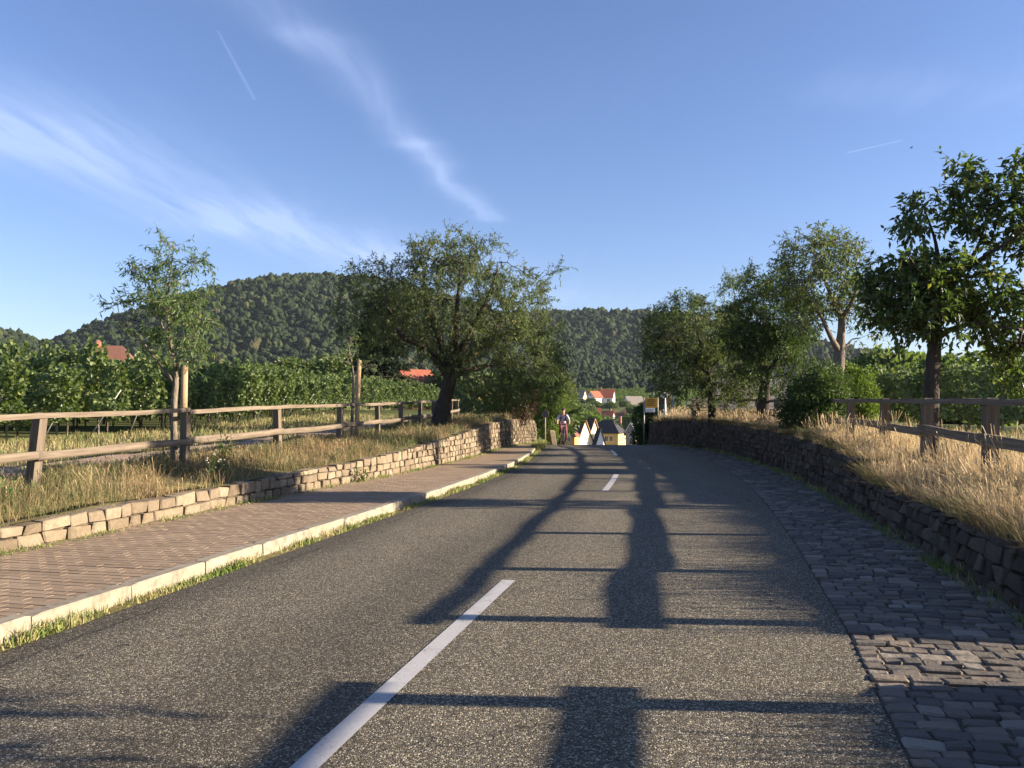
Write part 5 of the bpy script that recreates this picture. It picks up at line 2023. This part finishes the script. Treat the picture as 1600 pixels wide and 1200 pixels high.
# ------------------------------------------------------------------ houses
def house(name, label, px, py_ridge, d, w, dep, wall_h, roof_h, rot, wall, roof, hip=False, windows=(), chimney=None, barge=None, base_z=None, over=0.35, group=None, trim='white', cat='house', eave_over=0.45):
    """w along the ridge, dep across it; rot turns the whole about z. windows: (face, u, v, ww, hh), face f/b long sides, r/l ends"""
    x = (px - 800) / 1290 * d
    zr = EYE - (py_ridge - 640) / 1290 * d
    z0 = zr - roof_h - wall_h
    root = empty(name, (x, d, z0))
    tag(root, label, cat, group)
    Mx = Matrix.Translation((x, d, z0)) @ Matrix.Rotation(rot, 4, 'Z')

    def put(nm, V, Fs, mat, parent=root, smooth=False):
        o = mesh(nm, [tuple(Mx @ Vector(p)) for p in V], Fs, mat, root, smooth)
        if parent is not root:
            o.parent = parent
            ORG[o.name] = ORG[parent.name]
        return o

    hw, hd = w / 2, dep / 2
    low = -3.0
    V = [(-hw, -hd, low), (hw, -hd, low), (hw, hd, low), (-hw, hd, low), (-hw, -hd, wall_h), (hw, -hd, wall_h), (hw, hd, wall_h), (-hw, hd, wall_h)]
    Fs = [(0, 1, 5, 4), (2, 3, 7, 6)]
    if hip:
        Fs += [(1, 2, 6, 5), (3, 0, 4, 7)]
    else:
        V += [(-hw, 0, wall_h + roof_h - .12), (hw, 0, wall_h + roof_h - .12)]
        Fs += [(1, 2, 6, 9, 5), (3, 0, 4, 8, 7)]
    put('wall', V, Fs, wall)
    # roof slabs with thickness
    sl = roof_h / hd
    eo = eave_over
    ze = wall_h - eo * sl
    ov = over
    rh = wall_h + roof_h
    th = .16
    if hip:
        hx = max(hw - hd * .75, hw * .15)
        top = [(-hw - eo, -hd - eo, ze), (hw + eo, -hd - eo, ze), (hw + eo, hd + eo, ze), (-hw - eo, hd + eo, ze), (-hx, 0, rh), (hx, 0, rh)]
        fs = [(0, 1, 5, 4), (2, 3, 4, 5), (1, 2, 5), (3, 0, 4)]
        bot = [(a, b, c - th) for a, b, c in top[:4]]
        ro = put('roof', top + bot, fs + [(1, 0, 6, 7), (2, 1, 7, 8), (3, 2, 8, 9), (0, 3, 9, 6), (6, 9, 8, 7)], roof)
    else:
        prof_ = [(-hd - eo, ze), (0, rh), (hd + eo, ze)]
        V = []
        for sx in (-hw - ov, hw + ov):
            for yy, zz in prof_: V.append((sx, yy, zz))
            for yy, zz in prof_: V.append((sx, yy, zz - th))
        fs = [(0, 6, 7, 1), (1, 7, 8, 2), (3, 4, 10, 9), (4, 5, 11, 10), (0, 1, 4, 3), (1, 2, 5, 4), (6, 9, 10, 7), (7, 10, 11, 8), (0, 3, 9, 6), (2, 8, 11, 5)]
        ro = put('roof', V, fs, roof)
        if barge is not None:
            for sx in (-1, 1):
                for a, b in ((0, 1), (1, 2)):
                    X = sx * (hw + ov + .03)
                    p0, p1 = prof_[a], prof_[b]
                    bw = .34
                    VV = []
                    for xx in (X - .04, X + .04):
                        VV += [(xx, p0[0], p0[1] + .04), (xx, p1[0], p1[1] + .04), (xx, p1[0], p1[1] - bw), (xx, p0[0], p0[1] - bw)]
                    put('bargeboard', VV, [(0, 1, 2, 3), (4, 7, 6, 5), (0, 4, 5, 1), (2, 6, 7, 3), (0, 3, 7, 4), (1, 5, 6, 2)], barge, ro)
    if chimney is not None:
        cxx, cyy, ch = chimney
        zc = rh - abs(cyy) * sl
        mb_ = MB(); mb_.box((cxx, cyy, zc + ch / 2 - .3), (.75, .6, ch + .6))
        put('chimney', mb_.v, mb_.f, M['brick'], ro)
        mb_ = MB(); mb_.box((cxx, cyy, zc + ch + .04), (.9, .75, .12))
        put('chimney_cap', mb_.v, mb_.f, M['stone_wall_far'], ro)
    for (f, u, v, ww, hh) in windows:
        if f in 'fb':
            sgn = -1 if f == 'f' else 1
            c = lambda a, z, o_: (u + a, sgn * (hd + o_), v + z)
        else:
            sgn = 1 if f == 'r' else -1
            c = lambda a, z, o_: (sgn * (hw + o_), u + a, v + z)
        def slab(a0, a1, z0_, z1_, o0, o1):
            VV = [c(a0, z0_, o0), c(a1, z0_, o0), c(a1, z1_, o0), c(a0, z1_, o0), c(a0, z0_, o1), c(a1, z0_, o1), c(a1, z1_, o1), c(a0, z1_, o1)]
            return VV, [(0, 1, 2, 3), (4, 7, 6, 5), (0, 4, 5, 1), (1, 5, 6, 2), (2, 6, 7, 3), (3, 7, 4, 0)]
        fr = MB()
        b_ = .09
        for q in ((-ww / 2 - b_, -ww / 2, -hh / 2 - b_, hh / 2 + b_), (ww / 2, ww / 2 + b_, -hh / 2 - b_, hh / 2 + b_), (-ww / 2, ww / 2, hh / 2, hh / 2 + b_), (-ww / 2, ww / 2, -hh / 2 - b_, -hh / 2), (-.035, .035, -hh / 2, hh / 2)):
            fr.add(*slab(*q, -.02, .07))
        win = put('window', fr.v, fr.f, M[trim])
        VV, ff = slab(-ww / 2, ww / 2, -hh / 2, hh / 2, -.02, .025)
        put('pane', VV, ff, M['glass'], win)
    return root


R_ = math.radians
house('house', 'yellow house with dark hipped roof and two windows beyond the crest', 949, 656, 262, 9.6, 8.4, 5.8, 3.65, R_(-24), M['yellow'], M['roof_dark'], True,
      [('f', 1.0, 3.6, 1.0, 1.5), ('f', 2.5, 3.6, 1.0, 1.5), ('f', -2.2, 3.6, 1.2, 1.4), ('r', 0.5, 3.4, 1.1, 1.5)], (4.0, .6, 1.5), eave_over=.5)
house('house', 'steep brown-roofed house with cream gable next to the cyclist', 902, 655, 236, 5.0, 8.4, 4.0, 6.0, R_(-36), M['cream'], M['roof_brown'], False,
      [('r', -.9, 2.2, .8, 1.2), ('r', .9, 2.2, .8, 1.2)], None, M['timber_brown'], eave_over=.3)
house('house', 'second steep brown-roofed house with plain cream gable', 918, 654, 246, 4.6, 8.4, 4.2, 6.2, R_(-36), M['cream'], M['roof_brown'], False,
      [], None, M['timber_brown'], eave_over=.3)
house('house', 'small white-gabled house in front of the yellow house', 936, 669, 226, .7, 5.0, 3.6, 4.6, R_(-40), M['render_white'], M['roof_dark'], False, [('r', 0, 1.8, .7, 1.1)], None, None, eave_over=.2)
house('house', 'little orange-walled house with brown roof behind the cyclist', 889, 667, 214, 4.2, 4.0, 3.2, 1.9, R_(-20), M['orange_wall'], M['roof_rust'], True, [('f', .5, 1.9, .8, .9)])
house('house', 'cream gabled house half hidden behind the cyclist', 892, 660, 255, 6.0, 6.0, 4.5, 3.4, R_(62), M['cream'], M['roof_brown'], False, [('l', 0, 3.2, .9, 1.2)], None, None)
house('house', 'large white house with wide red tiled roof and chimney below the wood', 947, 608, 420, 8.0, 9.0, 3.6, 4.0, R_(-14), M['render_white'], M['roof_red'], False,
      [('f', -1.5, 1.8, 1.4, 1.4), ('f', 1.8, 1.8, 1.4, 1.4), ('r', 0, 2.0, 1.3, 1.3)], (-2.6, -.4, 1.4))
house('house', 'white gabled wing with red roof beside the large red-roofed house', 929, 611, 416, 6.0, 6.0, 3.6, 3.0, R_(40), M['render_white'], M['roof_red'], False, [('l', 0, 2.2, 1.2, 1.3), ('l', 0, 4.6, .9, .9)])
house('house', 'white gabled house with grey roof at the edge of the village', 990, 619, 400, 8.6, 7.6, 3.0, 3.6, R_(22), M['render_white'], M['roof_grey'], False,
      [('l', 0, 3.6, 1.0, 1.1), ('f', -1.2, 1.5, 1.2, 1.2), ('f', 2.0, 1.5, 1.2, 1.2)])
house('house', 'small red-roofed cottage among the village trees', 931, 637, 345, 3.6, 4.2, 2.6, 1.8, R_(-8), M['stone_wall_far'], M['roof_red'], False, [('f', 0, 1.3, .8, .9)])
house('house', 'red-roofed house behind the slate hipped roof', 950, 642, 322, 4.2, 5.0, 3.2, 2.1, R_(-18), M['render_white'], M['roof_orange'], False, [('f', .6, 1.7, .8, 1.0)], (0.8, .2, .9))
house('house', 'long brown-roofed house behind the yellow house', 968, 644, 330, 5.6, 6.0, 3.4, 2.3, R_(-12), M['render_white'], M['roof_rust'], False, [('f', -1.6, 2.0, .9, 1.1), ('f', .6, 2.0, .9, 1.1)], (2.0, -.4, 1.3))
house('house', 'tan-roofed house tucked behind the hanging almond branches', 903, 609, 405, 7.0, 6.5, 3.4, 3.2, R_(-20), M['cream'], M['roof_grey'], False, [('f', 0, 1.8, 1.2, 1.2)])
house('house', 'narrow grey gabled house right of the yellow house', 986, 660, 225, 2.6, 2.6, 4.2, 2.2, R_(75), M['stone_wall_far'], M['roof_dark'], False, [('l', 0, 2.9, .7, .9)], None, M['white'], eave_over=.2)
house('house', 'house with rust-brown hipped roof and chimney rising above the left vines', 176, 540, 172, 9.4, 7.5, 5.0, 3.6, R_(16), M['cream'], M['roof_rust'], True, [('f', 0, 3.4, 1.0, 1.2)], (-2.6, 0, 1.0))
house('house', 'orange-roofed house behind the trunk of the big almond', 648, 577, 118, 4.8, 5.0, 3.6, 2.3, R_(42), M['orange_wall'], M['roof_orange'], False, [('f', .5, 1.9, 1.0, 1.2)])
house('shed', 'low shed with grey tiled roof behind the right bank trees', 1218, 592, 45, 6.5, 4.2, 1.0, 1.35, R_(-8), M['stone_wall_far'], M['roof_grey'], False, [('f', -1.5, .5, .7, .6)], cat='shed')

# say for every village tree which house it stands by
HS = [o for o in COL.objects if o.get('category') == 'house' and o.location.y > 200]
for o, px, d, kd in VT:
    hs = min(HS, key=lambda q: (q.location - o.location).length)
    sh = hs['label'].split(' with ')[0].split(' next to ')[0].split(' behind ')[0].split(' below ')[0].split(' at the ')[0].split(' among ')[0].split(' beside ')[0].split(' right of ')[0].split(' half ')[0].split(' in front ')[0].split(' tucked ')[0].split(' beyond ')[0]
    rel = 'behind' if o.location.y > hs.location.y + 8 else 'in front of' if o.location.y < hs.location.y - 8 else 'beside'
    o['label'] = '%s tree standing %s the %s' % (('mid green', 'bright green', 'dark green', 'olive green')[kd], rel, sh)

# ------------------------------------------------------------------ signs and the shelter by the crest
d = 38.5
x = (1007 - 800) / 1290 * d
zb = float(zroad(38.5)) - .1
root = empty('town_sign', (x, d, zb))
tag(root, 'yellow town sign with small white plate on a slim grey post at the right wall', 'sign')
mb = MB()
for xx in (x - .02, x + .62):
    mb.tube([(xx, d, zb - .1 if xx < x else 1.1), (xx, d, EYE + .56)], .03, 8)
mb.build('post', M['steel'], root, True)
sx0, sx1 = x + .02, x + .60
mb = MB(); mb.box(((sx0 + sx1) / 2, d - .05, EYE + .31), (sx1 - sx0, .025, .45)); pl = mb.build('sign_plate', M['yellow_sign'], root)
mb = MB()
rr = random.Random(4)
for row, (z, w0) in enumerate(((EYE + .455, .30), (EYE + .37, .40), (EYE + .29, .26), (EYE + .21, .38))):
    u = -w0 / 2
    while u < w0 / 2:                        # lettering too small to read: short dark strokes
        ww = rr.uniform(.018, .05)
        mb.box(((sx0 + sx1) / 2 + u + ww / 2, d - .066, z + rr.uniform(-.004, .004)), (ww, .004, .045 if row == 0 else .03))
        u += ww + .012
mb.build('lettering', M['ink'], pl)
mb = MB(); mb.box(((sx0 + sx1) / 2 - .05, d - .05, EYE - .02), (.44, .02, .19)); p2 = mb.build('lower_plate', M['white'], root)
mb = MB()
for z in (EYE + .03, EYE - .02, EYE - .07):
    mb.box(((sx0 + sx1) / 2 - .05, d - .063, z), (.36, .004, .022))
mb.build('lettering', M['blue_grey'], p2)

d = 37.5
x = (852 - 800) / 1290 * d
zb = float(zroad(37)) + .08
root = empty('round_sign', (x, d, zb))
tag(root, 'small dark round traffic sign on a pale post by the left wall end', 'sign')
mb = MB(); mb.tube([(x, d, zb - .1), (x, d, EYE - .05)], .024, 8); mb.build('post', M['stone_wall_far'], root, True)
mb = MB(); mb.tube([(x, d - .05, EYE - .20), (x, d - .03, EYE - .20)], .155, 24); mb.build('sign_disc', M['sign_back'], root)
mb = MB(); mb.torus((x, d - .04, EYE - .20), .155, .012, 'y', 28, 6); mb.build('sign_rim', M['steel_dark'], root, True)

# moss-yellow boundary stone at the end of the left wall
V, Fs = block_mesh('stone', 77, .10, .06)
me = raw_mesh('boundary_stone', V, Fs); me.materials.append(M['stone_left'])
o = inst('boundary_stone', me, ((864 - 800) / 1290 * 39.0, 39.0, float(zroad(39)) + .28), (0, -.12, .2), (.24, .2, .85))
tag(o, 'upright pale boundary stone at the end of the left wall', 'stone')

# village emblem board and open shelter on the right bank
d = 40.0
root = empty('emblem_board', ((1039 - 800) / 1290 * d, d, float(zfr(40)) - .1))
tag(root, 'dark round-topped emblem board with pale plaque on a whitish post', 'sign')
x = (1039 - 800) / 1290 * d
zc = EYE - (618 - 640) / 1290 * d
mb = MB()
R = .27
pts = [(x + R * math.cos(a), zc + R * math.sin(a)) for a in np.linspace(0, math.pi, 15)] + [(x - R, zc - .42), (x + R, zc - .42)]
n = len(pts)
mb.add([(a, d, b) for a, b in pts] + [(a, d + .05, b) for a, b in pts], [tuple(range(n))[::-1], tuple(range(n, 2 * n))] + [(i, (i + 1) % n, n + (i + 1) % n, n + i) for i in range(n)])
mb.build('board', M['timber'], root)
mb = MB(); mb.box((x, d - .03, zc + .0), (.44, .03, .15)); mb.box((x, d - .03, zc + .10), (.22, .03, .10)); mb.box((x, d - .03, zc - .09), (.26, .03, .06)); pq = mb.build('plaque', M['white'], root)
mb = MB(); mb.box((x, d - .048, zc + .03), (.16, .01, .14)); mb.box((x - .12, d - .048, zc + .0), (.05, .01, .08)); mb.build('emblem', M['grass_green'], pq)
mb = MB(); mb.tube([(x, d - .02, float(zfr(40)) - .3), (x, d - .02, zc - .1)], .04, 8); mb.build('post', M['white'], root, True)

d = 46.0
x0, x1 = (1018 - 800) / 1290 * d, (1052 - 800) / 1290 * d
zt = EYE - (604 - 640) / 1290 * d
zg = float(G(x1, d))
root = empty('shelter', ((x0 + x1) / 2, d, zg))
tag(root, 'open shelter with thin pale sheet roof on slim posts behind the town sign', 'shelter')
mb = MB(); mb.box(((x0 + x1) / 2, d + .8, zt), (x1 - x0 + .2, 2.4, .05), 0, math.radians(-6), math.radians(-9)); rf = mb.build('roof', M['shade_panel'], root)
mb = MB()
for k in range(4):
    mb.box(((x0 + x1) / 2, d - .3 + k * .72, zt - .07 + (k - 1.5) * -.075), (x1 - x0 + .2, .05, .06), 0, 0, math.radians(-9))
mb.build('batten', M['steel'], rf)
for xx in (x0 + .08, x1 - .08):
    for yy in (d - .2, d + 1.8):
        mb = MB(); mb.tube([(xx, yy, min(zg, float(G(xx, yy))) - .3), (xx, yy, zt - .03)], .035, 8); mb.build('post', M['steel'], root, True)

# slatted bench under the bushy almond
d = 33.5
x = (1100 - 800) / 1290 * d
zg = float(zverge_r(s_at(33.5, 4.6), 4.6))
root = empty('bench', (x, d, zg))
tag(root, 'pale slatted bench under the bushy almond on the right bank', 'bench')
for k in range(4):
    mb = MB(); mb.box((x, d + .12, zg + .55 + k * .11), (.95, .03, .07)); mb.build('back_slat', M['stone_wall_far'], root)
for k in range(3):
    mb = MB(); mb.box((x, d - .28 + k * .14, zg + .44), (.95, .11, .03)); mb.build('seat_slat', M['stone_wall_far'], root)
for sx in (-1, 1):
    mb = MB(); mb.box((x + sx * .42, d - .1, zg + .2), (.06, .42, .48)); mb.box((x + sx * .42, d + .15, zg + .5), (.06, .05, .95)); mb.build('leg', M['steel_dark'], root)

# ------------------------------------------------------------------ cyclist
d = 39.8
bx_ = (880 - 800) / 1290 * d
gz = float(zroad(39.8))
root = empty('bicycle', (bx_, d, gz))
tag(root, 'dark bicycle ridden uphill by the person in the lilac shirt', 'bicycle')


def bp(x, y, z): return (bx_ + x, d + y, gz + z)      # the bicycle faces the camera: front is -y


for nm, yy in (('wheel', -.52), ('wheel', .52)):
    c = bp(0, yy, .345)
    mb = MB()
    for k in range(14):
        a = k * math.pi / 7
        mb.tube([c, (c[0], c[1] + .3 * math.cos(a), c[2] + .3 * math.sin(a))], .0022, 3, False)
    mb.tube([(c[0] - .05, c[1], c[2]), (c[0] + .05, c[1], c[2])], .022, 8)
    wh = mb.build('wheel', M['steel_dark'], root)
    mb = MB(); mb.torus(c, .320, .026, 'x', 36, 8); ty = mb.build('tyre', M['black'], wh, True)
    mb = MB(); mb.torus(c, .292, .010, 'x', 36, 6); mb.build('rim', M['steel_dark'], wh, True)
mb = MB()
BBp, ST, HT, HB = bp(0, .10, .29), bp(0, .22, .82), bp(0, -.38, .88), bp(0, -.41, .74)
mb.tube([BBp, ST], .017, 8); mb.tube([HT, HB], .02, 8); mb.tube([BBp, HB], .02, 8); mb.tube([bp(0, .19, .74), HT], .016, 8)
for sx in (-1, 1):
    mb.tube([bp(sx * .03, .12, .29), bp(sx * .06, .52, .345)], .010, 6)
    mb.tube([bp(sx * .02, .20, .74), bp(sx * .06, .52, .345)], .009, 6)
mb.build('frame', M['bike'], root, True)
mb = MB()
for sx in (-1, 1):
    mb.tube([bp(sx * .045, -.42, .72), bp(sx * .055, -.52, .345)], .012, 6)
mb.tube([bp(-.05, -.42, .72), bp(.05, -.42, .72)], .014, 6)
mb.build('fork', M['bike'], root, True)
mb = MB(); mb.tube([bp(0, -.38, .88), bp(0, -.42, .99)], .014, 6); mb.tube([bp(-.30, -.28, 1.0), bp(-.22, -.40, 1.0), bp(0, -.43, .995), bp(.22, -.40, 1.0), bp(.30, -.28, 1.0)], .014, 8); hb = mb.build('handlebar', M['bike'], root, True)
for sx in (-1, 1):
    mb = MB(); mb.tube([bp(sx * .30, -.29, 1.0), bp(sx * .28, -.20, .995)], .019, 8); mb.build('grip', M['black'], hb, True)
mb = MB(); mb.tube([bp(0, .22, .80), bp(0, .24, .92)], .014, 6); mb.add(*(lambda V, F_: ([bp(*p) for p in V], F_))([(-.07, .36, .93), (.07, .36, .93), (.02, .08, .93), (-.02, .08, .93), (-.06, .36, .97), (.06, .36, .97), (.015, .08, .965), (-.015, .08, .965)],
    [(0, 1, 2, 3)[::-1], (4, 5, 6, 7), (0, 1, 5, 4), (1, 2, 6, 5), (2, 3, 7, 6), (3, 0, 4, 7)])); mb.build('saddle', M['black'], root)
mb = MB(); mb.tube([bp(-.09, .10, .29), bp(.09, .10, .29)], .016, 8)
mb.tube([bp(.09, .10, .29), bp(.10, .02, .14)], .012, 6); mb.tube([bp(-.09, .10, .29), bp(-.10, .18, .44)], .012, 6); mb.build('crank', M['steel_dark'], root)
for sx, yy, zz in ((1, .02, .14), (-1, .18, .44)):
    mb = MB(); mb.box(bp(sx * .15, yy, zz), (.10, .09, .022)); mb.build('pedal', M['black'], root)
mb = MB(); mb.box(bp(0, -.47, .93), (.06, .05, .06)); mb.build('headlamp', M['white'], root)


def skin_mesh(name, verts, edges, radii, root_i, mat, parent, sub=2):
    me = bpy.data.meshes.new(name)
    org = ORG[parent.name]
    me.from_pydata([tuple(np.array(v) - org) for v in verts], edges, [])
    o = bpy.data.objects.new(name, me)
    COL.objects.link(o)
    m1 = o.modifiers.new('skin', 'SKIN')
    for i, rd in enumerate(radii):
        sv = me.skin_vertices[0].data[i]
        sv.radius = rd if isinstance(rd, tuple) else (rd, rd)
        sv.use_root = (i == root_i)
    m2 = o.modifiers.new('smooth', 'SUBSURF'); m2.levels = sub; m2.render_levels = sub
    dg = bpy.context.evaluated_depsgraph_get()
    new = bpy.data.meshes.new_from_object(o.evaluated_get(dg))
    o.modifiers.clear()
    o.data = new
    bpy.data.meshes.remove(me)
    new.name = name
    new.materials.clear(); new.materials.append(mat)
    for pgn in new.polygons: pgn.use_smooth = True
    o.parent = parent
    ORG[o.name] = org
    return o


person = empty('person', (bx_, d, gz))
tag(person, 'person cycling uphill in lilac shirt, rose trousers and dark helmet with navy straps', 'person')
# joints, front is -y
J = {'pel': (0, .22, 1.0), 'waist': (0, .17, 1.14), 'chest': (0, .06, 1.33), 'neck': (0, .00, 1.47), 'chin': (0, -.03, 1.54), 'head': (0, -.03, 1.63), 'crown': (0, -.02, 1.72)}
Vv, Ev, Rv, ix = [], [], [], {}
def jn(k, p, r_, par=None):
    ix[k] = len(Vv); Vv.append(bp(*p)); Rv.append(r_)
    if par: Ev.append((ix[par], ix[k]))
jn('pel', J['pel'], (.135, .11)); jn('waist', J['waist'], (.125, .095), 'pel'); jn('chest', J['chest'], (.155, .105), 'waist'); jn('sh', (0, .02, 1.42), (.10, .075), 'chest')
jn('neck', J['neck'], .052, 'sh'); jn('chin', J['chin'], (.062, .07), 'neck'); jn('head', J['head'], (.076, .095), 'chin'); jn('crown', J['crown'], (.05, .06), 'head')
for sx, n_, ped in ((1, 'l', (.02, .14)), (-1, 'r', (.18, .44))):
    jn('s' + n_, (sx * .175, .03, 1.40), .062, 'sh'); jn('e' + n_, (sx * .285, -.04, 1.19), .045, 's' + n_); jn('w' + n_, (sx * .285, -.22, 1.03), .031, 'e' + n_); jn('h' + n_, (sx * .285, -.27, 1.02), .034, 'w' + n_)
    jn('hip' + n_, (sx * .10, .20, .95), .095, 'pel')
    kz = .56 if sx == 1 else .78
    jn('k' + n_, (sx * .13, -.13 if sx == 1 else -.17, kz), .062, 'hip' + n_)
    jn('c' + n_, (sx * .14, (-.13 + ped[0]) / 2 + .02, (kz + ped[1] + .08) / 2 + .03), .055, 'k' + n_)
    jn('a' + n_, (sx * .15, ped[0] + .06, ped[1] + .10), .038, 'c' + n_)
    jn('t' + n_, (sx * .155, ped[0] - .10, ped[1] + .045), .034, 'a' + n_)
body = skin_mesh('body', Vv, Ev, Rv, 0, M['skin'], person)


def sub(keys, pairs, grow, nm, mat, rooti=0, tweak=None):
    vv = [Vv[ix[k]] for k in keys]
    rr_ = []
    for k in keys:
        q = Rv[ix[k]]
        q = q if isinstance(q, tuple) else (q, q)
        rr_.append((q[0] + grow, q[1] + grow))
    return skin_mesh(nm, vv, [(keys.index(a), keys.index(b)) for a, b in pairs], rr_, rooti, mat, person)


sub(['pel', 'waist', 'chest', 'sh', 'sl', 'el', 'sr', 'er'], [('pel', 'waist'), ('waist', 'chest'), ('chest', 'sh'), ('sh', 'sl'), ('sl', 'el'), ('sh', 'sr'), ('sr', 'er')], .022, 'shirt', M['shirt'])
sub(['pel', 'hipl', 'kl', 'cl', 'al', 'hipr', 'kr', 'cr', 'ar'], [('pel', 'hipl'), ('hipl', 'kl'), ('kl', 'cl'), ('cl', 'al'), ('pel', 'hipr'), ('hipr', 'kr'), ('kr', 'cr'), ('cr', 'ar')], .016, 'trousers', M['trousers'])
for n_ in 'lr':
    sub(['a' + n_, 't' + n_], [('a' + n_, 't' + n_)], .014, 'shoe', M['black'])
    # five fingers closed round the grip
    sx = 1 if n_ == 'l' else -1
    for k in range(4):
        y0 = -.285 + k * .021
        mb = MB(); mb.tube([bp(sx * .30, y0, 1.035), bp(sx * .295, y0 - .012, 1.022 + .012), bp(sx * .272, y0 - .012, 1.022), bp(sx * .268, y0, .985)], .0095, 6); mb.build('finger', M['skin'], person, True)
    mb = MB(); mb.tube([bp(sx * .27, -.215, 1.03), bp(sx * .258, -.235, 1.012), bp(sx * .258, -.25, .99)], .011, 6); mb.build('thumb', M['skin'], person, True)
# helmet, face, straps, backpack
import bmesh
bm = bmesh.new()
bmesh.ops.create_uvsphere(bm, u_segments=20, v_segments=12, radius=1)
bmesh.ops.delete(bm, geom=[v for v in bm.verts if v.co.z < -.05], context='VERTS')
for v in bm.verts:
    v.co = Vector((v.co.x * .108, v.co.y * .135, v.co.z * .10)) + Vector(bp(0, -.015, 1.675))
mb = MB(); mb.add([tuple(v.co) for v in bm.verts], [tuple(q.index for q in f.verts) for f in bm.faces]); bm.free()
mb.build('helmet', M['cap'], person, True)
mb = MB(); mb.tube([bp(0, -.125, 1.655), bp(0, -.148, 1.612), bp(0, -.125, 1.604)], [.008, .016, .012], 6); mb.build('nose', M['skin'], person, True)
for sx in (-1, 1):
    mb = MB(); mb.tube([bp(sx * .034, -.120, 1.648), bp(sx * .034, -.132, 1.648)], .012, 8); mb.build('eye', M['black'], person)
    mb = MB(); mb.tube([bp(sx * .083, -.02, 1.66), bp(sx * .092, -.015, 1.63), bp(sx * .085, -.02, 1.60)], [.012, .018, .010], 6); mb.build('ear', M['skin'], person, True)
    mb = MB(); mb.tube([bp(sx * .10, .10, 1.47), bp(sx * .115, -.02, 1.47), bp(sx * .115, -.085, 1.38), bp(sx * .12, -.035, 1.24), bp(sx * .15, .10, 1.16)], [.022, .026, .026, .024, .02], 6); mb.build('strap', M['navy'], person, True)
mb = MB(); mb.tube([bp(-.025, -.122, 1.574), bp(0, -.128, 1.572), bp(.025, -.122, 1.574)], .006, 6); mb.build('mouth', M['trousers'], person)
V, Fs = block_mesh('pack', 5, .16, .02)
V = V * np.array([.27, .17, .40]) @ rotm(.5, 0, 0).T + np.array(bp(0, .26, 1.30))
mesh('backpack', V, Fs, M['navy'], person)

# a bird, very small, high above the right bank
d = 62.0
c = W(1424, 231, d)
root = empty('bird', tuple(c))
tag(root, 'tiny dark bird gliding in the sky above the right trees', 'bird')
mb = MB(); mb.tube([c + np.array([-.11, 0, 0]), c + np.array([-.06, 0, .005]), c + np.array([.02, 0, 0]), c + np.array([.10, 0, .005]), c + np.array([.13, 0, 0])], [.008, .028, .032, .018, .004], 8); mb.build('body', M['sign_back'], root, True)
for sy in (-1, 1):
    mb = MB()
    a = c + np.array([-.02, 0, .01])
    mb.add([a + np.array([-.035, sy * .02, 0]), a + np.array([.045, sy * .02, 0]), a + np.array([.05, sy * .16, .045]), a + np.array([.02, sy * .27, .02]), a + np.array([-.015, sy * .16, .05]),
            a + np.array([-.035, sy * .02, .012]), a + np.array([.045, sy * .02, .008]), a + np.array([.05, sy * .16, .05]), a + np.array([-.015, sy * .16, .058])],
           [(0, 1, 2, 4), (4, 2, 3), (5, 8, 7, 6), (8, 3, 7), (0, 4, 8, 5), (1, 6, 7, 2)])
    mb.build('wing', M['sign_back'], root)

# ------------------------------------------------------------------ the air between here and the hills
hx0, hx1, hy0, hy1, hz0, hz1 = -2700, 2900, -700, 3700, -30, 190
mb = MB(); mb.box(((hx0 + hx1) / 2, (hy0 + hy1) / 2, (hz0 + hz1) / 2), (hx1 - hx0, hy1 - hy0, hz1 - hz0))
mt = bpy.data.materials.new('air')
mt.use_nodes = True
nt = mt.node_tree
nt.nodes.clear()
o_ = nt.nodes.new('ShaderNodeOutputMaterial')
v_ = nt.nodes.new('ShaderNodeVolumePrincipled')
v_.inputs['Color'].default_value = (0.70, 0.84, 1.0, 1)
v_.inputs['Density'].default_value = 0.00005
v_.inputs['Anisotropy'].default_value = 0.0
nt.links.new(v_.outputs[0], o_.inputs['Volume'])
haze = mb.build('haze', mt)
tag(haze, 'thin blue summer haze over the valley', 'haze', kind='stuff')
